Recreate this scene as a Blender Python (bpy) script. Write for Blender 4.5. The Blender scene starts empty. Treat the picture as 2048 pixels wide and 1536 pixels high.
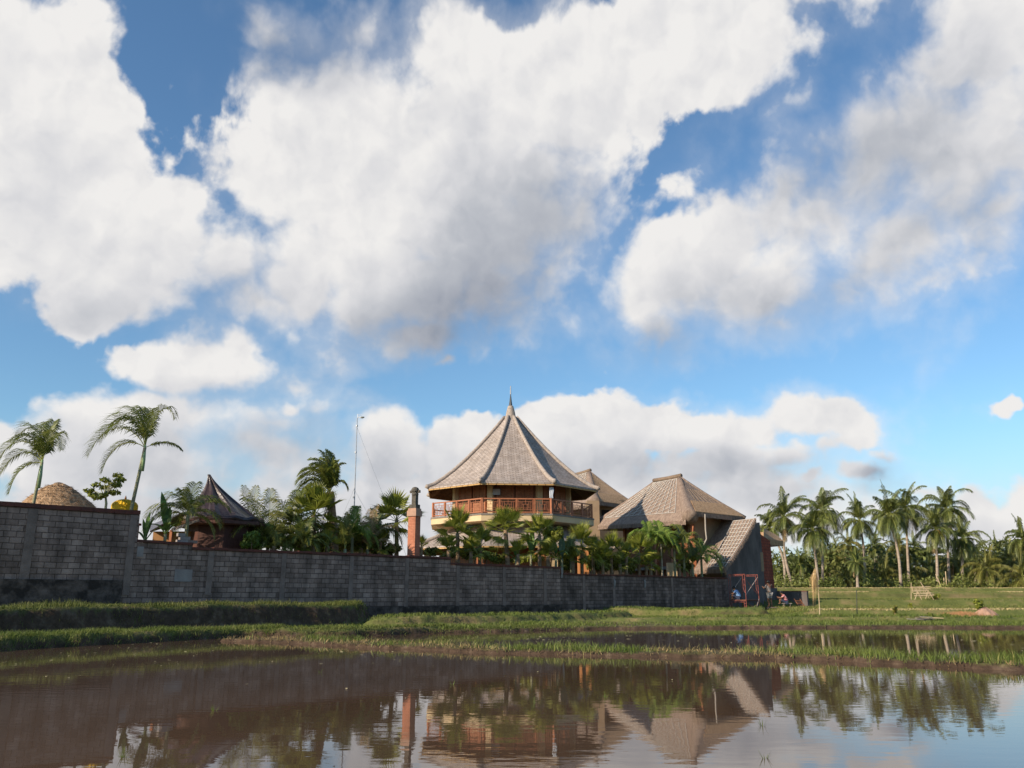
import bpy, math, random
import numpy as np
from mathutils import Vector, Matrix
R = math.radians
random.seed(7); RNG = np.random.default_rng(7)
SC = bpy.context.scene
COL = SC.collection

# ------------------------------------------------------------------ camera
F = 1657.0; PITCH = math.atan((1192-768)/F); H = 1.2
cam = bpy.data.cameras.new("Camera"); camo = bpy.data.objects.new("Camera", cam); COL.objects.link(camo)
cam.sensor_width = 36; cam.lens = F/2048*36; cam.clip_end = 4000; cam.clip_start = 0.1
camo.location = (0, 0, H); camo.rotation_euler = (math.pi/2+PITCH, 0, 0)
SC.camera = camo
CP, SP = math.cos(PITCH), math.sin(PITCH)

def ray(px, py):
    x = (px-1024)/F; v = (768-py)/F
    return Vector((x, CP-v*SP, SP+v*CP))
def at(px, py, Y):
    d = ray(px, py); t = Y/d.y
    return Vector((d.x*t, Y, H+d.z*t))
def gnd(px, py, z=0.0):
    d = ray(px, py); t = (z-H)/d.z
    return Vector((d.x*t, d.y*t, z))
def azel(px, py):
    d = ray(px, py).normalized()
    return math.atan2(d.x, d.y), math.asin(d.z)

# ------------------------------------------------------------------ sun, exposure
SUN_EL = R(25); SUN_DIR = Vector((-0.81, -0.585, 0)).normalized()*math.cos(SUN_EL) + Vector((0, 0, math.sin(SUN_EL)))
sun = bpy.data.lights.new("Sun", 'SUN'); suno = bpy.data.objects.new("Sun", sun); COL.objects.link(suno)
sun.energy = 5.0; sun.angle = R(0.5); sun.color = (1.0, 0.86, 0.68)
suno.rotation_euler = SUN_DIR.to_track_quat('Z', 'Y').to_euler(); suno.location = SUN_DIR*80
SC.view_settings.view_transform = 'Standard'; SC.view_settings.look = 'None'
SC.view_settings.exposure = 0.38; SC.view_settings.gamma = 1.0
SC.render.engine = 'CYCLES'
SC.cycles.max_bounces = 6; SC.cycles.transparent_max_bounces = 8

# ------------------------------------------------------------------ world: sky and clouds on the celestial sphere
def build_world():
    w = bpy.data.worlds.new("World"); SC.world = w; w.use_nodes = True
    nt = w.node_tree; N = nt.nodes; L = nt.links; N.clear()
    def node(t, **kw):
        n = N.new(t)
        for k, v in kw.items(): setattr(n, k, v)
        return n
    def val(x, sock):
        if isinstance(x, (int, float)): sock.default_value = x
        else: L.new(x, sock)
    def math_(op, a, b=0.0, c=0.0, clamp=False):
        n = node('ShaderNodeMath', operation=op, use_clamp=clamp)
        val(a, n.inputs[0]); val(b, n.inputs[1]); val(c, n.inputs[2]); return n.outputs[0]
    def mrange(x, a, b, c=0.0, d=1.0, smooth=True):
        n = node('ShaderNodeMapRange', interpolation_type='SMOOTHSTEP' if smooth else 'LINEAR')
        val(x, n.inputs[0]); n.inputs[1].default_value = a; n.inputs[2].default_value = b
        n.inputs[3].default_value = c; n.inputs[4].default_value = d; return n.outputs[0]
    tc = node('ShaderNodeTexCoord'); sx = node('ShaderNodeSeparateXYZ'); L.new(tc.outputs['Generated'], sx.inputs[0])
    az = math_('ARCTAN2', sx.outputs[0], sx.outputs[1]); el = math_('ARCSINE', sx.outputs[2])
    P0 = node('ShaderNodeCombineXYZ'); L.new(az, P0.inputs[0]); L.new(el, P0.inputs[1])
    def noise(vec, scale, detail, rough, seed=0.0, dist=0.0, color=False):
        n = node('ShaderNodeTexNoise', noise_dimensions='3D'); n.inputs['Scale'].default_value = scale
        n.inputs['Detail'].default_value = detail; n.inputs['Roughness'].default_value = rough; n.inputs['Distortion'].default_value = dist
        m = node('ShaderNodeVectorMath', operation='ADD'); L.new(vec, m.inputs[0]); m.inputs[1].default_value = (0, 0, seed)
        L.new(m.outputs[0], n.inputs['Vector']); return n.outputs['Color' if color else 'Fac']
    def vm(op, a, b):
        n = node('ShaderNodeVectorMath', operation=op); L.new(a, n.inputs[0])
        if isinstance(b, tuple): n.inputs[1].default_value = b
        else: L.new(b, n.inputs[1])
        return n.outputs[0]
    wv = vm('SUBTRACT', noise(P0.outputs[0], 5.0, 5.0, 0.6, 3.1, color=True), (0.5, 0.5, 0.5))
    wv = vm('MULTIPLY', wv, (0.13, 0.13, 0.0))
    P = vm('ADD', P0.outputs[0], wv)
    wv2 = vm('MULTIPLY', vm('SUBTRACT', noise(P0.outputs[0], 4.0, 3.0, 0.5, 9.7, color=True), (0.5, 0.5, 0.5)), (0.16, 0.16, 0.0))
    PS = vm('ADD', P0.outputs[0], wv2)
    def blobs(vec, lst, weight_i):
        acc = 0.0
        for b in lst:
            cx, cy, rx, ry, rot, wgt = b
            a0, e0 = azel(cx, cy); a1, _ = azel(cx+rx, cy); a2, _ = azel(cx-rx, cy); _, e1 = azel(cx, cy-ry); _, e2 = azel(cx, cy+ry)
            m = node('ShaderNodeMapping', vector_type='TEXTURE'); L.new(vec, m.inputs[0])
            m.inputs['Location'].default_value = (a0, e0, 0); m.inputs['Rotation'].default_value = (0, 0, R(rot))
            m.inputs['Scale'].default_value = (abs(a1-a2)/2, abs(e1-e2)/2, 1)
            g = node('ShaderNodeTexGradient', gradient_type='SPHERICAL'); L.new(m.outputs[0], g.inputs[0])
            if weight_i: acc = math_('MULTIPLY_ADD', g.outputs['Fac'], wgt, acc)
            else: acc = math_('SMOOTH_MAX', math_('MULTIPLY', g.outputs['Fac'], wgt), acc, 0.12)
        return acc
    CL = [  # px, py, visible rx, ry, rot(deg ccw), weight : cloud masses
        (30,60,170,170,0,1),(40,260,215,200,0,1),(110,390,260,170,-30,1),(170,520,230,110,-10,1),(190,590,120,80,0,1),(330,480,130,90,-20,1),(1080,430,150,140,0,1),(1110,330,120,120,0,1),(1120,520,110,90,30,.85),
        (480,520,110,85,0,.8),(530,600,110,80,0,.8),(600,540,90,120,0,.9),
        (520,50,120,70,-20,.62),(640,110,110,60,-30,.60),(740,60,70,60,0,.62),
        (570,300,105,150,0,1),(700,240,170,130,0,1),(760,400,230,180,0,1),(900,110,125,125,0,1),(960,280,230,210,0,1),(980,470,230,170,0,1),
        (830,600,190,120,0,1),(1000,570,150,130,20,.8),(850,680,120,60,0,.95),(1030,90,90,60,0,1),(1150,200,170,170,0,1),(1300,120,190,115,15,1),(1450,80,190,115,10,1),(1560,0,160,70,0,.9),
        (1390,170,150,40,10,.75),(1700,-60,120,60,0,.8),
        (1990,40,200,170,0,.95),(1880,110,130,90,30,.8),(1900,290,230,190,20,.95),(1720,370,230,130,35,.9),(1990,420,130,120,0,.85),(1740,520,240,110,25,.85),
        (1560,430,170,110,40,.95),(1470,500,130,90,40,.95),(1640,450,150,110,30,.95),(1800,480,160,110,20,.9),(1320,620,80,90,0,.9),(1440,490,140,60,40,.95),(1380,570,150,110,20,.95),(1530,560,200,110,10,.9),(1350,680,110,70,20,.8),(1560,640,110,60,0,.7),
        (1270,280,80,60,0,.38),(1600,190,110,50,30,.36),(1400,250,120,60,0,.36),(1400,330,160,60,30,.3),(1900,560,200,50,10,.5),
        (330,745,85,52,0,1),(410,740,120,78,8,1),(475,715,60,62,0,1),(585,805,38,26,0,.9),(590,760,80,40,0,.6),
        (330,860,250,60,0,.85),(560,840,200,60,0,.8),(650,800,150,45,0,.6),(90,920,190,90,0,.95),(30,870,70,40,0,.9),(300,930,280,100,0,.95),(560,900,240,90,0,.95),(760,890,140,70,0,.9),(700,970,280,90,0,.95),(400,1060,600,100,0,.9),
        (910,860,60,40,0,.9),(960,845,60,28,10,.9),(1010,900,170,60,10,.9),(1130,830,70,45,0,1),(1210,850,110,58,8,1),(1330,850,130,50,0,.95),(1450,860,130,55,0,.95),(1600,835,110,58,-8,1),(1690,840,85,45,-12,1),
        (1400,930,230,60,0,.9),(1200,930,160,60,0,.9),(1550,920,120,50,0,.85),(1720,880,70,28,0,.8),(1660,900,80,40,0,.7),
        (1738,948,58,27,0,1),(1610,962,58,18,0,1),(1790,912,50,24,0,.6),(1960,1000,70,45,0,.85),(1900,1060,160,50,0,.8),(2060,1030,100,60,0,.85),(2035,815,42,28,0,.8),(1860,960,60,30,0,.6),
        (1150,640,60,30,0,.36),(910,733,36,16,0,.8),(1240,985,20,16,0,.9),(1250,1040,700,80,0,.95),(1300,960,420,60,0,.9),(1500,985,260,50,0,.85),(1600,1080,300,60,0,.7),
        (-450,200,400,350,0,1.2),(-420,700,400,250,0,1.0),(2600,300,300,300,0,1.2),(2500,900,200,200,0,1.0),(1000,-500,400,200,0,1.0),(1900,-450,300,200,0,1.0),(100,-400,300,200,0,1.0),
    ]
    CL = [(a, b, rx/0.575, ry/0.575, r, w) for a, b, rx, ry, r, w in CL]
    SH = [  # grey undersides
        (1010,500,290,240,30,1.0),(900,650,330,150,15,.9),(760,620,240,190,0,.5),(1130,400,130,160,0,.35),(860,260,200,60,0,.2),
        (170,620,260,110,0,.5),(430,570,220,140,0,.5),(60,420,220,160,0,.22),(560,70,300,120,0,1.0),
        (1850,260,380,260,0,.62),(1950,430,300,180,0,.55),(1620,330,240,170,0,.5),(1480,620,260,120,20,.6),(1690,580,260,110,20,.6),(1340,720,170,70,0,.7),
        (420,800,200,50,0,.45),(450,910,500,90,0,.34),(750,930,360,100,0,.5),(250,960,380,90,0,.45),(1250,930,400,70,0,.55),(1550,915,260,50,0,.45),(1400,985,600,70,0,.5),(1745,957,90,45,0,1.5),
        (1860,1070,250,60,0,.6),(600,1040,800,90,0,.55),(100,850,140,60,0,.4),(600,790,200,60,0,.25)]
    SF = [(1850,330,620,480,20,1.0),(560,60,420,200,0,.9),(950,690,420,160,10,.9),(450,880,700,160,0,.8),(1400,1000,900,110,0,.8),(480,560,260,220,0,.7),(1400,640,300,200,0,.8),(1130,420,200,300,0,.7)]
    soft = blobs(P0.outputs[0], SF, 1)
    d = blobs(P, CL, 0)
    n1 = noise(P0.outputs[0], 7.0, 10.0, 0.56, 0.3, 0.25)
    dens = math_('ADD', d, math_('MULTIPLY', math_('SUBTRACT', n1, 0.5), 1.2))
    def vor(vec, scale):
        v = node('ShaderNodeTexVoronoi', feature='SMOOTH_F1', voronoi_dimensions='2D'); v.inputs['Scale'].default_value = scale; v.inputs['Smoothness'].default_value = 0.6
        v.inputs['Detail'].default_value = 2.5; v.inputs['Roughness'].default_value = 0.55; v.inputs['Lacunarity'].default_value = 2.2
        L.new(vec, v.inputs['Vector']); return v.outputs['Distance']
    wb_ = vm('MULTIPLY', vm('SUBTRACT', noise(P0.outputs[0], 14.0, 4.0, 0.6, 33.0, color=True), (0.5, 0.5, 0.5)), (0.06, 0.06, 0.0)); PB = vm('ADD', P0.outputs[0], wb_)
    bil = vor(PB, 13.0); bil2 = vor(vm('ADD', PB, (-0.014, 0.018, 0.0)), 13.0)
    dens = math_('ADD', dens, math_('MULTIPLY', math_('SUBTRACT', 0.58, bil), 0.22))
    n4 = noise(P0.outputs[0], 3.2, 3.0, 0.5, 21.0)
    # wisps: a thin veil where the low-frequency noise is high
    shade = blobs(PS, SH, 1)
    wdt = math_('ADD', math_('MULTIPLY', math_('MINIMUM', shade, 1.0), 0.16), mrange(n4, 0.35, 0.65, 0.12, 0.30)); wdt = math_('ADD', wdt, math_('MULTIPLY', math_('MINIMUM', soft, 1.0), 0.42))
    core = math_('DIVIDE', math_('SUBTRACT', math_('ADD', dens, math_('MULTIPLY', math_('MINIMUM', soft, 1.0), 0.10)), 0.24), wdt, clamp=True)
    core = mrange(core, 0.0, 1.0)
    veil = math_('MULTIPLY', mrange(dens, 0.02, 0.5), 0.40)
    veil = math_('MULTIPLY', veil, mrange(n4, 0.36, 0.62))
    alpha = math_('MAXIMUM', core, veil)
    n2 = noise(P0.outputs[0], 6.0, 7.0, 0.5, 5.5, 0.1)
    P3 = vm('ADD', P0.outputs[0], (-0.022, 0.026, 0.0))
    n3 = noise(P3, 6.0, 7.0, 0.5, 5.5, 0.1)
    relief = math_('SUBTRACT', n2, n3)
    thin = mrange(dens, 0.4, 1.0, 0.0, 0.06)
    sh = math_('ADD', math_('MULTIPLY', shade, 0.60), math_('MULTIPLY', relief, -0.42))
    sh = math_('ADD', sh, math_('MULTIPLY', math_('SUBTRACT', bil, bil2), 0.20))
    sh = math_('ADD', sh, thin)
    sh = math_('ADD', sh, 0.02, clamp=True)
    ramp = node('ShaderNodeValToRGB'); L.new(sh, ramp.inputs[0]); cr = ramp.color_ramp
    pts = [(0.0,(0.86,0.845,0.83)),(0.22,(0.70,0.70,0.72)),(0.5,(0.49,0.51,0.555)),(0.8,(0.36,0.385,0.445)),(1.0,(0.25,0.285,0.35))]
    cr.elements[0].position = 0; cr.elements[0].color = (*pts[0][1], 1); cr.elements[1].position = 1; cr.elements[1].color = (*pts[-1][1], 1)
    for p, c in pts[1:-1]:
        e = cr.elements.new(p); e.color = (*c, 1)
    STR = 0.09
    sky = node('ShaderNodeTexSky', sky_type='NISHITA'); sky.sun_disc = False
    sky.sun_elevation = SUN_EL; sky.sun_rotation = math.atan2(SUN_DIR.x, SUN_DIR.y)
    sky.air_density = 1.15; sky.dust_density = 0.4; sky.ozone_density = 1.6; sky.altitude = 200
    tint = node('ShaderNodeMix', data_type='RGBA', blend_type='MULTIPLY'); tint.inputs[0].default_value = 1.0
    L.new(sky.outputs[0], tint.inputs[6]); tint.inputs[7].default_value = (0.86, 1.14, 1.33, 1)
    cs = node('ShaderNodeVectorMath', operation='SCALE'); L.new(ramp.outputs[0], cs.inputs[0]); cs.inputs['Scale'].default_value = 0.775/STR
    mx = node('ShaderNodeMix', data_type='RGBA'); L.new(alpha, mx.inputs[0]); L.new(tint.outputs[2], mx.inputs[6]); L.new(cs.outputs[0], mx.inputs[7])
    # below the horizon: the sky texture's own dark ground
    hz = math_('MULTIPLY', mrange(el, 0.0, 0.20, 1.0, 0.0), 0.75)
    hm = node('ShaderNodeMix', data_type='RGBA'); L.new(hz, hm.inputs[0]); L.new(tint.outputs[2], hm.inputs[6]); hm.inputs[7].default_value = (0.39/STR, 0.46/STR, 0.55/STR, 1)
    L.new(hm.outputs[2], mx.inputs[6])
    bg = node('ShaderNodeBackground'); bg.inputs['Strength'].default_value = STR; L.new(mx.outputs[2], bg.inputs['Color'])
    out = node('ShaderNodeOutputWorld'); L.new(bg.outputs[0], out.inputs[0])
    w.cycles.sampling_method = 'MANUAL'; w.cycles.sample_map_resolution = 512
build_world()

# ------------------------------------------------------------------ materials
MATS = {}
def mat(name, base, var=None, scale=4.0, rough=0.8, bump=0.0, bscale=20.0, metallic=0.0, stretch=(1,1,1), island=0.0, spec=0.3, trans=0.0, detail=6.0, coord='Object', contrast=(0.35,0.65), c3=None):
    if name in MATS: return MATS[name]
    m = bpy.data.materials.new(name); m.use_nodes = True; nt = m.node_tree; N = nt.nodes; L = nt.links
    b = N['Principled BSDF']; b.inputs['Roughness'].default_value = rough; b.inputs['Metallic'].default_value = metallic
    b.inputs['Specular IOR Level'].default_value = spec
    tc = N.new('ShaderNodeTexCoord'); mp = N.new('ShaderNodeMapping'); mp.inputs['Scale'].default_value = stretch
    L.new(tc.outputs[coord], mp.inputs[0])
    out = None
    if var is not None:
        n = N.new('ShaderNodeTexNoise'); n.inputs['Scale'].default_value = scale; n.inputs['Detail'].default_value = detail; n.inputs['Roughness'].default_value = 0.62
        L.new(mp.outputs[0], n.inputs['Vector'])
        r = N.new('ShaderNodeValToRGB'); L.new(n.outputs['Fac'], r.inputs[0])
        r.color_ramp.elements[0].position = contrast[0]; r.color_ramp.elements[0].color = (*base, 1)
        r.color_ramp.elements[1].position = contrast[1]; r.color_ramp.elements[1].color = (*var, 1)
        if c3: 
            e = r.color_ramp.elements.new(min(0.99, contrast[1]+0.12)); e.color = (*c3, 1)
        out = r.outputs[0]
        if island > 0:
            g = N.new('ShaderNodeNewGeometry'); mr = N.new('ShaderNodeMapRange'); L.new(g.outputs['Random Per Island'], mr.inputs[0])
            mr.inputs[3].default_value = 1-island; mr.inputs[4].default_value = 1+island
            sc = N.new('ShaderNodeVectorMath'); sc.operation = 'SCALE'; L.new(out, sc.inputs[0]); L.new(mr.outputs[0], sc.inputs['Scale']); out = sc.outputs[0]
        L.new(out, b.inputs['Base Color'])
    else: b.inputs['Base Color'].default_value = (*base, 1)
    if bump > 0:
        n2 = N.new('ShaderNodeTexNoise'); n2.inputs['Scale'].default_value = bscale; n2.inputs['Detail'].default_value = 5
        L.new(mp.outputs[0], n2.inputs['Vector']); bp = N.new('ShaderNodeBump'); bp.inputs['Strength'].default_value = bump; bp.inputs['Distance'].default_value = 0.05
        L.new(n2.outputs['Fac'], bp.inputs['Height']); L.new(bp.outputs[0], b.inputs['Normal'])
    if trans > 0:
        t = N.new('ShaderNodeBsdfTranslucent')
        if out is not None: L.new(out, t.inputs[0])
        else: t.inputs[0].default_value = (*base, 1)
        ms = N.new('ShaderNodeMixShader'); ms.inputs[0].default_value = trans
        L.new(b.outputs[0], ms.inputs[1]); L.new(t.outputs[0], ms.inputs[2]); L.new(ms.outputs[0], N['Material Output'].inputs[0])
    MATS[name] = m; return m

def brick_mat(name, c1, c2, mortar, bw, bh, ms=0.012, bump=0.4, stain=None, rough=0.9, stain_z=None, squash=1.0, soft=0.1, coord='UV', dirt=0.5, wob=0.0):
    m = bpy.data.materials.new(name); m.use_nodes = True; nt = m.node_tree; N = nt.nodes; L = nt.links
    b = N['Principled BSDF']; b.inputs['Roughness'].default_value = rough; b.inputs['Specular IOR Level'].default_value = 0.2
    tc = N.new('ShaderNodeTexCoord'); vec = tc.outputs[coord]
    if wob:
        nz = N.new('ShaderNodeTexNoise'); nz.inputs['Scale'].default_value = 1.3; nz.inputs['Detail'].default_value = 4; L.new(vec, nz.inputs['Vector'])
        s1 = N.new('ShaderNodeVectorMath'); s1.operation = 'SUBTRACT'; L.new(nz.outputs['Color'], s1.inputs[0]); s1.inputs[1].default_value = (.5,.5,.5)
        s2 = N.new('ShaderNodeVectorMath'); s2.operation = 'MULTIPLY_ADD'; L.new(s1.outputs[0], s2.inputs[0]); s2.inputs[1].default_value = (wob*2, wob, 0); L.new(vec, s2.inputs[2]); vec = s2.outputs[0]
    br = N.new('ShaderNodeTexBrick'); L.new(vec, br.inputs['Vector'])
    br.inputs['Color1'].default_value = (*c1, 1); br.inputs['Color2'].default_value = (*c2, 1); br.inputs['Mortar'].default_value = (*mortar, 1)
    br.inputs['Scale'].default_value = 1.0; br.inputs['Mortar Size'].default_value = ms; br.inputs['Mortar Smooth'].default_value = soft
    br.inputs['Brick Width'].default_value = bw; br.inputs['Row Height'].default_value = bh; br.squash = squash
    n = N.new('ShaderNodeTexNoise'); n.inputs['Scale'].default_value = 1.1; n.inputs['Detail'].default_value = 9; n.inputs['Roughness'].default_value = 0.68; L.new(tc.outputs[coord], n.inputs['Vector'])
    mr = N.new('ShaderNodeMapRange'); L.new(n.outputs['Fac'], mr.inputs[0]); mr.inputs[1].default_value = 0.3; mr.inputs[2].default_value = 0.7; mr.inputs[3].default_value = 1-dirt; mr.inputs[4].default_value = 1+dirt*0.5
    mp2 = N.new('ShaderNodeMapping'); mp2.inputs['Scale'].default_value = (2.4, 0.45, 1); L.new(tc.outputs[coord], mp2.inputs[0])
    n5 = N.new('ShaderNodeTexNoise'); n5.inputs['Scale'].default_value = 1.0; n5.inputs['Detail'].default_value = 7; n5.inputs['Roughness'].default_value = 0.6; L.new(mp2.outputs[0], n5.inputs['Vector'])
    mr5 = N.new('ShaderNodeMapRange'); L.new(n5.outputs['Fac'], mr5.inputs[0]); mr5.inputs[1].default_value = 0.35; mr5.inputs[2].default_value = 0.62; mr5.inputs[3].default_value = 1-dirt*0.9; mr5.inputs[4].default_value = 1.08
    mm = N.new('ShaderNodeMath'); mm.operation = 'MULTIPLY'; L.new(mr.outputs[0], mm.inputs[0]); L.new(mr5.outputs[0], mm.inputs[1])
    sc = N.new('ShaderNodeVectorMath'); sc.operation = 'SCALE'; L.new(br.outputs['Color'], sc.inputs[0]); L.new(mm.outputs[0], sc.inputs['Scale'])
    col = sc.outputs[0]
    if stain is not None:   # moss and damp with a ragged edge, a band that belongs to the wall's foot
        sp = N.new('ShaderNodeSeparateXYZ'); L.new(tc.outputs[coord], sp.inputs[0])
        nn = N.new('ShaderNodeTexNoise'); nn.inputs['Scale'].default_value = 0.9; nn.inputs['Detail'].default_value = 8; nn.inputs['Roughness'].default_value = 0.65; L.new(tc.outputs[coord], nn.inputs['Vector'])
        ma = N.new('ShaderNodeMath'); ma.operation = 'MULTIPLY_ADD'; L.new(nn.outputs['Fac'], ma.inputs[0]); ma.inputs[1].default_value = -1.6; L.new(sp.outputs[1], ma.inputs[2])
        m2 = N.new('ShaderNodeMapRange'); m2.interpolation_type = 'SMOOTHSTEP'; L.new(ma.outputs[0], m2.inputs[0]); m2.inputs[1].default_value = stain_z[0]-0.8; m2.inputs[2].default_value = stain_z[1]-0.8; m2.inputs[3].default_value = 0.85; m2.inputs[4].default_value = 0.0
        mx = N.new('ShaderNodeMix'); mx.data_type = 'RGBA'; L.new(m2.outputs[0], mx.inputs[0]); L.new(col, mx.inputs[6]); mx.inputs[7].default_value = (*stain, 1); col = mx.outputs[2]
    L.new(col, b.inputs['Base Color'])
    if bump:
        inv = N.new('ShaderNodeMath'); inv.operation = 'MULTIPLY_ADD'; L.new(br.outputs['Fac'], inv.inputs[0]); inv.inputs[1].default_value = -1.0; 
        n3 = N.new('ShaderNodeTexNoise'); n3.inputs['Scale'].default_value = 14; n3.inputs['Detail'].default_value = 6; L.new(tc.outputs[coord], n3.inputs['Vector']); L.new(n3.outputs['Fac'], inv.inputs[2])
        bp = N.new('ShaderNodeBump'); bp.inputs['Strength'].default_value = bump; bp.inputs['Distance'].default_value = 0.03; L.new(inv.outputs[0], bp.inputs['Height']); L.new(bp.outputs[0], b.inputs['Normal'])
    MATS[name] = m; return m

# ------------------------------------------------------------------ mesh helpers
class MB:
    def __init__(s): s.v = []; s.f = []; s.uv = []
    def face(s, pts, uv=None):
        i = len(s.v); s.v += [tuple(p) for p in pts]; s.f.append(tuple(range(i, i+len(pts)))); s.uv.append(uv)
    def box(s, c, size, M=None):
        hx, hy, hz = size[0]/2, size[1]/2, size[2]/2
        P = [Vector((x*hx, y*hy, z*hz)) for z in (-1, 1) for y in (-1, 1) for x in (-1, 1)]
        if M is not None: P = [M @ p for p in P]
        c = Vector(c); P = [p+c for p in P]
        i = len(s.v); s.v += [tuple(p) for p in P]
        dims = [(0,1), (0,1), (0,2), (0,2), (1,2), (1,2)]
        for q, (a, b) in zip([(0,2,3,1),(4,5,7,6),(0,1,5,4),(2,6,7,3),(0,4,6,2),(1,3,7,5)], dims):
            s.f.append(tuple(i+k for k in q))
            A = size[a]; B = size[b]
            if q in ((0,2,3,1),): u = [(0,0),(0,B),(A,B),(A,0)]
            elif q == (4,5,7,6): u = [(0,0),(A,0),(A,B),(0,B)]
            elif q == (0,1,5,4): u = [(0,0),(A,0),(A,B),(0,B)]
            elif q == (2,6,7,3): u = [(0,0),(0,B),(A,B),(A,0)]
            elif q == (0,4,6,2): u = [(0,0),(0,B),(A,B),(A,0)]
            else: u = [(0,0),(A,0),(A,B),(0,B)]
            s.uv.append(u)
    def beam(s, p, q, w, h=None, up=(0,0,1)):
        p = Vector(p); q = Vector(q); h = h or w; d = (q-p); L = d.length
        if L < 1e-6: return
        d.normalize(); u = Vector(up)
        if abs(d.dot(u)) > 0.98: u = Vector((0,1,0))
        sd = d.cross(u).normalized(); u2 = sd.cross(d)
        M = Matrix((d, sd, u2)).transposed()
        s.box((p+q)/2, (L, w, h), M)
    def tube(s, pts, rad, n=8, cap=True):
        pts = [Vector(p) for p in pts]
        if not isinstance(rad, (list, tuple)): rad = [rad]*len(pts)
        base = len(s.v); prev = None; vlen = 0
        ref = None
        for k, p in enumerate(pts):
            d = (pts[min(k+1, len(pts)-1)]-pts[max(k-1, 0)]).normalized()
            if ref is None: ref = Vector((1,0,0)) if abs(d.x) < 0.9 else Vector((0,1,0))
            a = (ref - d*ref.dot(d)).normalized(); b = d.cross(a); ref = a
            for j in range(n):
                t = 2*math.pi*j/n; s.v.append(tuple(p + a*(rad[k]*math.cos(t)) + b*(rad[k]*math.sin(t))))
        acc = 0
        for k in range(len(pts)-1):
            L = (pts[k+1]-pts[k]).length; c = 2*math.pi*max(rad[k], 1e-3)
            for j in range(n):
                j2 = (j+1) % n; A = base+k*n
                s.f.append((A+j, A+j2, A+n+j2, A+n+j)); s.uv.append([(c*j/n, acc), (c*(j+1)/n, acc), (c*(j+1)/n, acc+L), (c*j/n, acc+L)])
            acc += L
        if cap:
            s.f.append(tuple(base+j for j in reversed(range(n)))); s.uv.append(None)
            e = base+(len(pts)-1)*n; s.f.append(tuple(e+j for j in range(n))); s.uv.append(None)
    def lathe(s, prof, c=(0,0,0), n=16, rot=0.0, cap=True):
        c = Vector(c); base = len(s.v)
        for r, z in prof:
            for j in range(n):
                t = 2*math.pi*j/n+rot; s.v.append((c.x+r*math.cos(t), c.y+r*math.sin(t), c.z+z))
        acc = 0
        for k in range(len(prof)-1):
            L = math.hypot(prof[k+1][0]-prof[k][0], prof[k+1][1]-prof[k][1])
            for j in range(n):
                j2 = (j+1) % n; A = base+k*n
                s.f.append((A+j, A+j2, A+n+j2, A+n+j)); w = 2*math.pi/n
                s.uv.append([(w*j*prof[k][0], acc), (w*(j+1)*prof[k][0], acc), (w*(j+1)*prof[k][0], acc+L), (w*j*prof[k][0], acc+L)])
            acc += L
        if cap:
            s.f.append(tuple(base+j for j in reversed(range(n)))); s.uv.append(None)
            e = base+(len(prof)-1)*n; s.f.append(tuple(e+j for j in range(n))); s.uv.append(None)
    def sheet(s, rows, thick=None, uv0=(0,0)):
        """rows of points top..eave; optional thickness downwards along -z"""
        acc = uv0[1]; W = [Vector(p) for p in rows[0]]
        def patch(rows, flip=False):
            acc = uv0[1]
            for r in range(len(rows)-1):
                A, B = rows[r], rows[r+1]; d = (Vector(B[len(B)//2])-Vector(A[len(A)//2])).length
                def us(row, ref):
                    o = [0.0]
                    for k in range(len(row)-1): o.append(o[-1]+(Vector(row[k+1])-Vector(row[k])).length)
                    m = o[-1]/2; return [x-m for x in o]
                ua, ub = us(A, None), us(B, None)
                for k in range(len(A)-1):
                    q = [A[k], B[k], B[k+1], A[k+1]]; u = [(ua[k], -acc), (ub[k], -acc-d), (ub[k+1], -acc-d), (ua[k+1], -acc)]
                    if flip: q.reverse(); u.reverse()
                    s.face(q, u)
                acc += d
        patch(rows)
        if thick:
            low = [[Vector(p)-Vector((0,0,thick)) for p in r] for r in rows]
            patch(low, True)
            def strip(a, b):
                acc = 0
                for k in range(len(a)-1):
                    L = (Vector(a[k+1])-Vector(a[k])).length
                    s.face([a[k], b[k], b[k+1], a[k+1]], [(acc, 0), (acc, -thick), (acc+L, -thick), (acc+L, 0)]); acc += L
            strip(rows[-1], low[-1]); strip(list(reversed(rows[0])), list(reversed(low[0])))
            strip([r[0] for r in rows], [r[0] for r in low]); strip([r[-1] for r in reversed(rows)], [r[-1] for r in reversed(low)])
    def build(s, name, material, parent=None, origin=None, smooth=False, label=None):
        me = bpy.data.meshes.new(name)
        o = Vector(origin) if origin is not None else None
        v = [(a-o.x, b-o.y, c-o.z) for a, b, c in s.v] if o is not None else s.v
        me.from_pydata(v, [], s.f)
        ul = me.uv_layers.new(name='UVMap'); data = []
        for f, u in zip(s.f, s.uv):
            if u is None: u = [(v[i][0], v[i][2]) for i in f]
            for a in u: data += [a[0], a[1]]
        ul.data.foreach_set('uv', data)
        if smooth: me.polygons.foreach_set('use_smooth', [True]*len(me.polygons))
        me.materials.append(material)
        ob = bpy.data.objects.new(name, me); COL.objects.link(ob)
        if parent is not None: ob.parent = parent
        if label: ob['label'] = label
        return ob

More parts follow.
